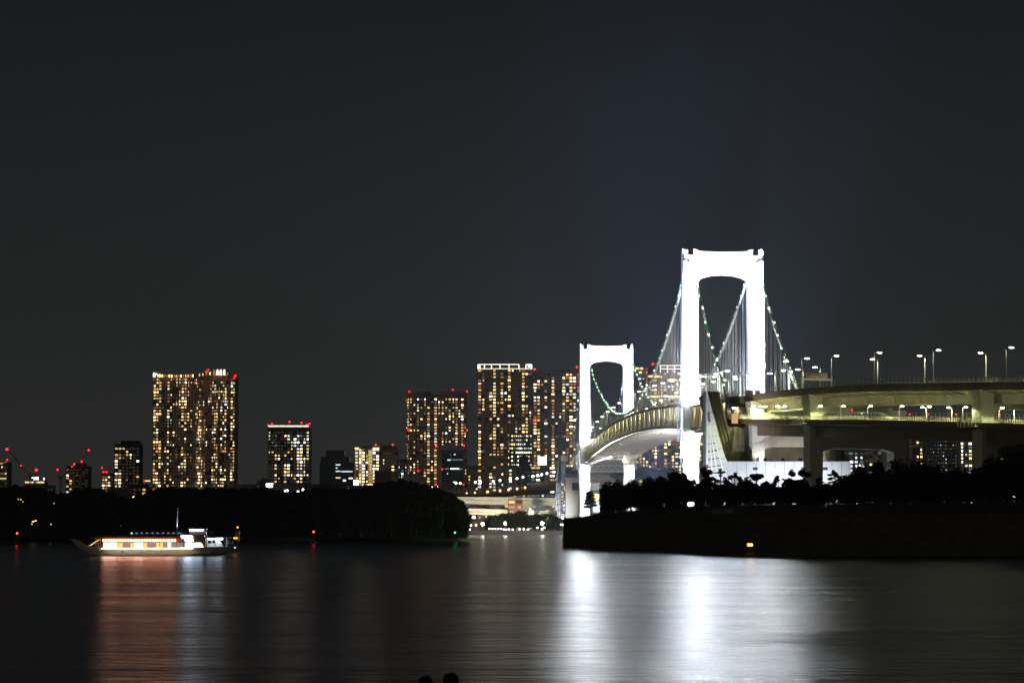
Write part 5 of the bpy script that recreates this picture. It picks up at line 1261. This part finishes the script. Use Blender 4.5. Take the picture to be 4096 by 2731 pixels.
# ---------------------------------------------------------------- people
def person(label,loc,rz,shirt,pants,group=None,arms=0):
    T=thing('person',label,'person',tuple(loc),group); T.rotation_euler=(0,0,rz)
    V=[];E=[];Rd=[]
    def v(p,r,par=None):
        V.append(p); Rd.append(r)
        if par is not None: E.append((par,len(V)-1))
        return len(V)-1
    pel=v((0,0,.93),.15); w1=v((0,0,1.08),.13,pel); ch=v((0,-.01,1.28),.165,w1); nk0=v((0,0,1.42),.09,ch); nk=v((0,-.01,1.5),.055,nk0); jaw=v((0,-.03,1.57),.07,nk); hd=v((0,-.015,1.65),.088,jaw); tp_=v((0,0,1.72),.07,hd)
    nose=v((0,-.115,1.625),.014,hd)
    for s in (-1,1):
        ear=v((s*.09,0,1.63),.016,hd)
        sh=v((s*.18,0,1.4),.07,nk0); el=v((s*.25,-.02+arms*-.05,1.12),.048,sh); wr=v((s*.25,-.1-arms*.12,.88+arms*.12),.03,el); pm=v((s*.25,-.13-arms*.14,.82+arms*.12),.034,wr)
        for f in range(4):
            ln=(.072,.08,.075,.06)[f]; o=(-.028+f*.019); a=v((s*.25+o*.3,-.13-arms*.14+o,.775+arms*.1),.009,pm); b_=v((s*.25+o*.3,-.14-arms*.16+o,.775-ln*.5+arms*.1),.0085,a); v((s*.245+o*.3,-.132-arms*.16+o,.775-ln+arms*.1),.007,b_)
        th=v((s*.23,-.165-arms*.14,.82+arms*.12),.012,pm); v((s*.225,-.185-arms*.15,.785+arms*.12),.009,th)
        hp_=v((s*.1,0,.86),.105,pel); kn=v((s*.11,-.02,.48),.068,hp_); an=v((s*.12,.01,.1),.042,kn); ft=v((s*.13,-.12,.04),.038,an); v((s*.13,-.19,.03),.028,ft)
    me=bpy.data.meshes.new('body'); me.from_pydata(V,E,[]); ob=bpy.data.objects.new('body',me); COL.objects.link(ob)
    md=ob.modifiers.new('s','SKIN'); 
    if not me.skin_vertices: me.attributes
    for i,sv in enumerate(me.skin_vertices[0].data): sv.radius=(Rd[i],Rd[i]); sv.use_root=(i==0)
    sub=ob.modifiers.new('d','SUBSURF'); sub.levels=1; sub.render_levels=1
    dg=bpy.context.evaluated_depsgraph_get(); nm=bpy.data.meshes.new_from_object(ob.evaluated_get(dg)); ob.modifiers.clear(); ob.data=nm
    nm.materials.clear()
    for k in ('skin',shirt,pants,'cloth_dark'): nm.materials.append(MATS[k])
    for p in nm.polygons:
        z=p.center.z; x=abs(p.center.x)
        p.material_index=0 if z>1.46 else (0 if (x>.2 and z<1.2) else (1 if z>.93 else (2 if z>.1 else 3))); p.use_smooth=True
    ob.parent=T
    c=MB(); c.ball((0,.012,1.685),.108,12,8,sq=(.95,1.05,.95)); c.v=[q if not(q[1]<-.04 and q[2]<1.68) else (q[0]*.8,q[1]+.06,q[2]+.03) for q in c.v]; h=c.build('hair','hair_black',None); h.parent=T
    return T
q=bp(2105,543,-.8); person('person in teal shirt standing at the boat stern',(q.x,q.y,q.z-.45),.3,'cloth_teal','cloth_dark','people on the boat stern',1)
q=bp(2150,543,-.4); person('person in blue shirt standing last at the boat stern',(q.x,q.y,q.z-.5),-.2,'cloth_blue','cloth_dark','people on the boat stern')
gz=2.47
for px,top,lab,D,rz in ((1703,2699,'shorter dark-haired onlooker whose head only just rises into the bottom edge',30.0,math.pi),(1803,2686,'taller onlooker whose dark head rises right of the other at the bottom edge',29.2,math.pi+.2)):
    a=W(px,top,D); t=person(lab,(a.x,D,gz),rz,'cloth_dark','cloth_grey','onlookers below the camera'); s_=(a.z-gz)/1.787; t.scale=(s_,s_,s_)
# cars near the tower on the side span
for i,(s,n) in enumerate(((-35,-7),(-62,-3),(40,-8),(75,-8))):
    pz=P(s,n,deckz(s)+.01); put_car(pz,math.atan2(ES.y,ES.x),['car nearest the near tower on the side span','car farthest from the tower on the side span','car just behind the near tower on the main span','second car behind the near tower on the main span'][i])
b=MB(); b.box(-1500,1500,-80,3300,-3,330)
m=bpy.data.materials.new('haze'); m.use_nodes=True; nt=m.node_tree; nt.nodes.remove(nt.nodes['Principled BSDF']); v=nt.nodes.new('ShaderNodeVolumePrincipled')
v.inputs['Color'].default_value=(.62,.78,1,1); v.inputs['Density'].default_value=HZ; v.inputs['Anisotropy'].default_value=.2; nt.links.new(v.outputs[0],nt.nodes['Material Output'].inputs['Volume'])
MATS['haze']=m; tag(b.build('haze','haze'),kind='stuff')
for o in bpy.data.objects:
    for k in ('_w','_zt'):
        if k in o.keys(): del o[k]
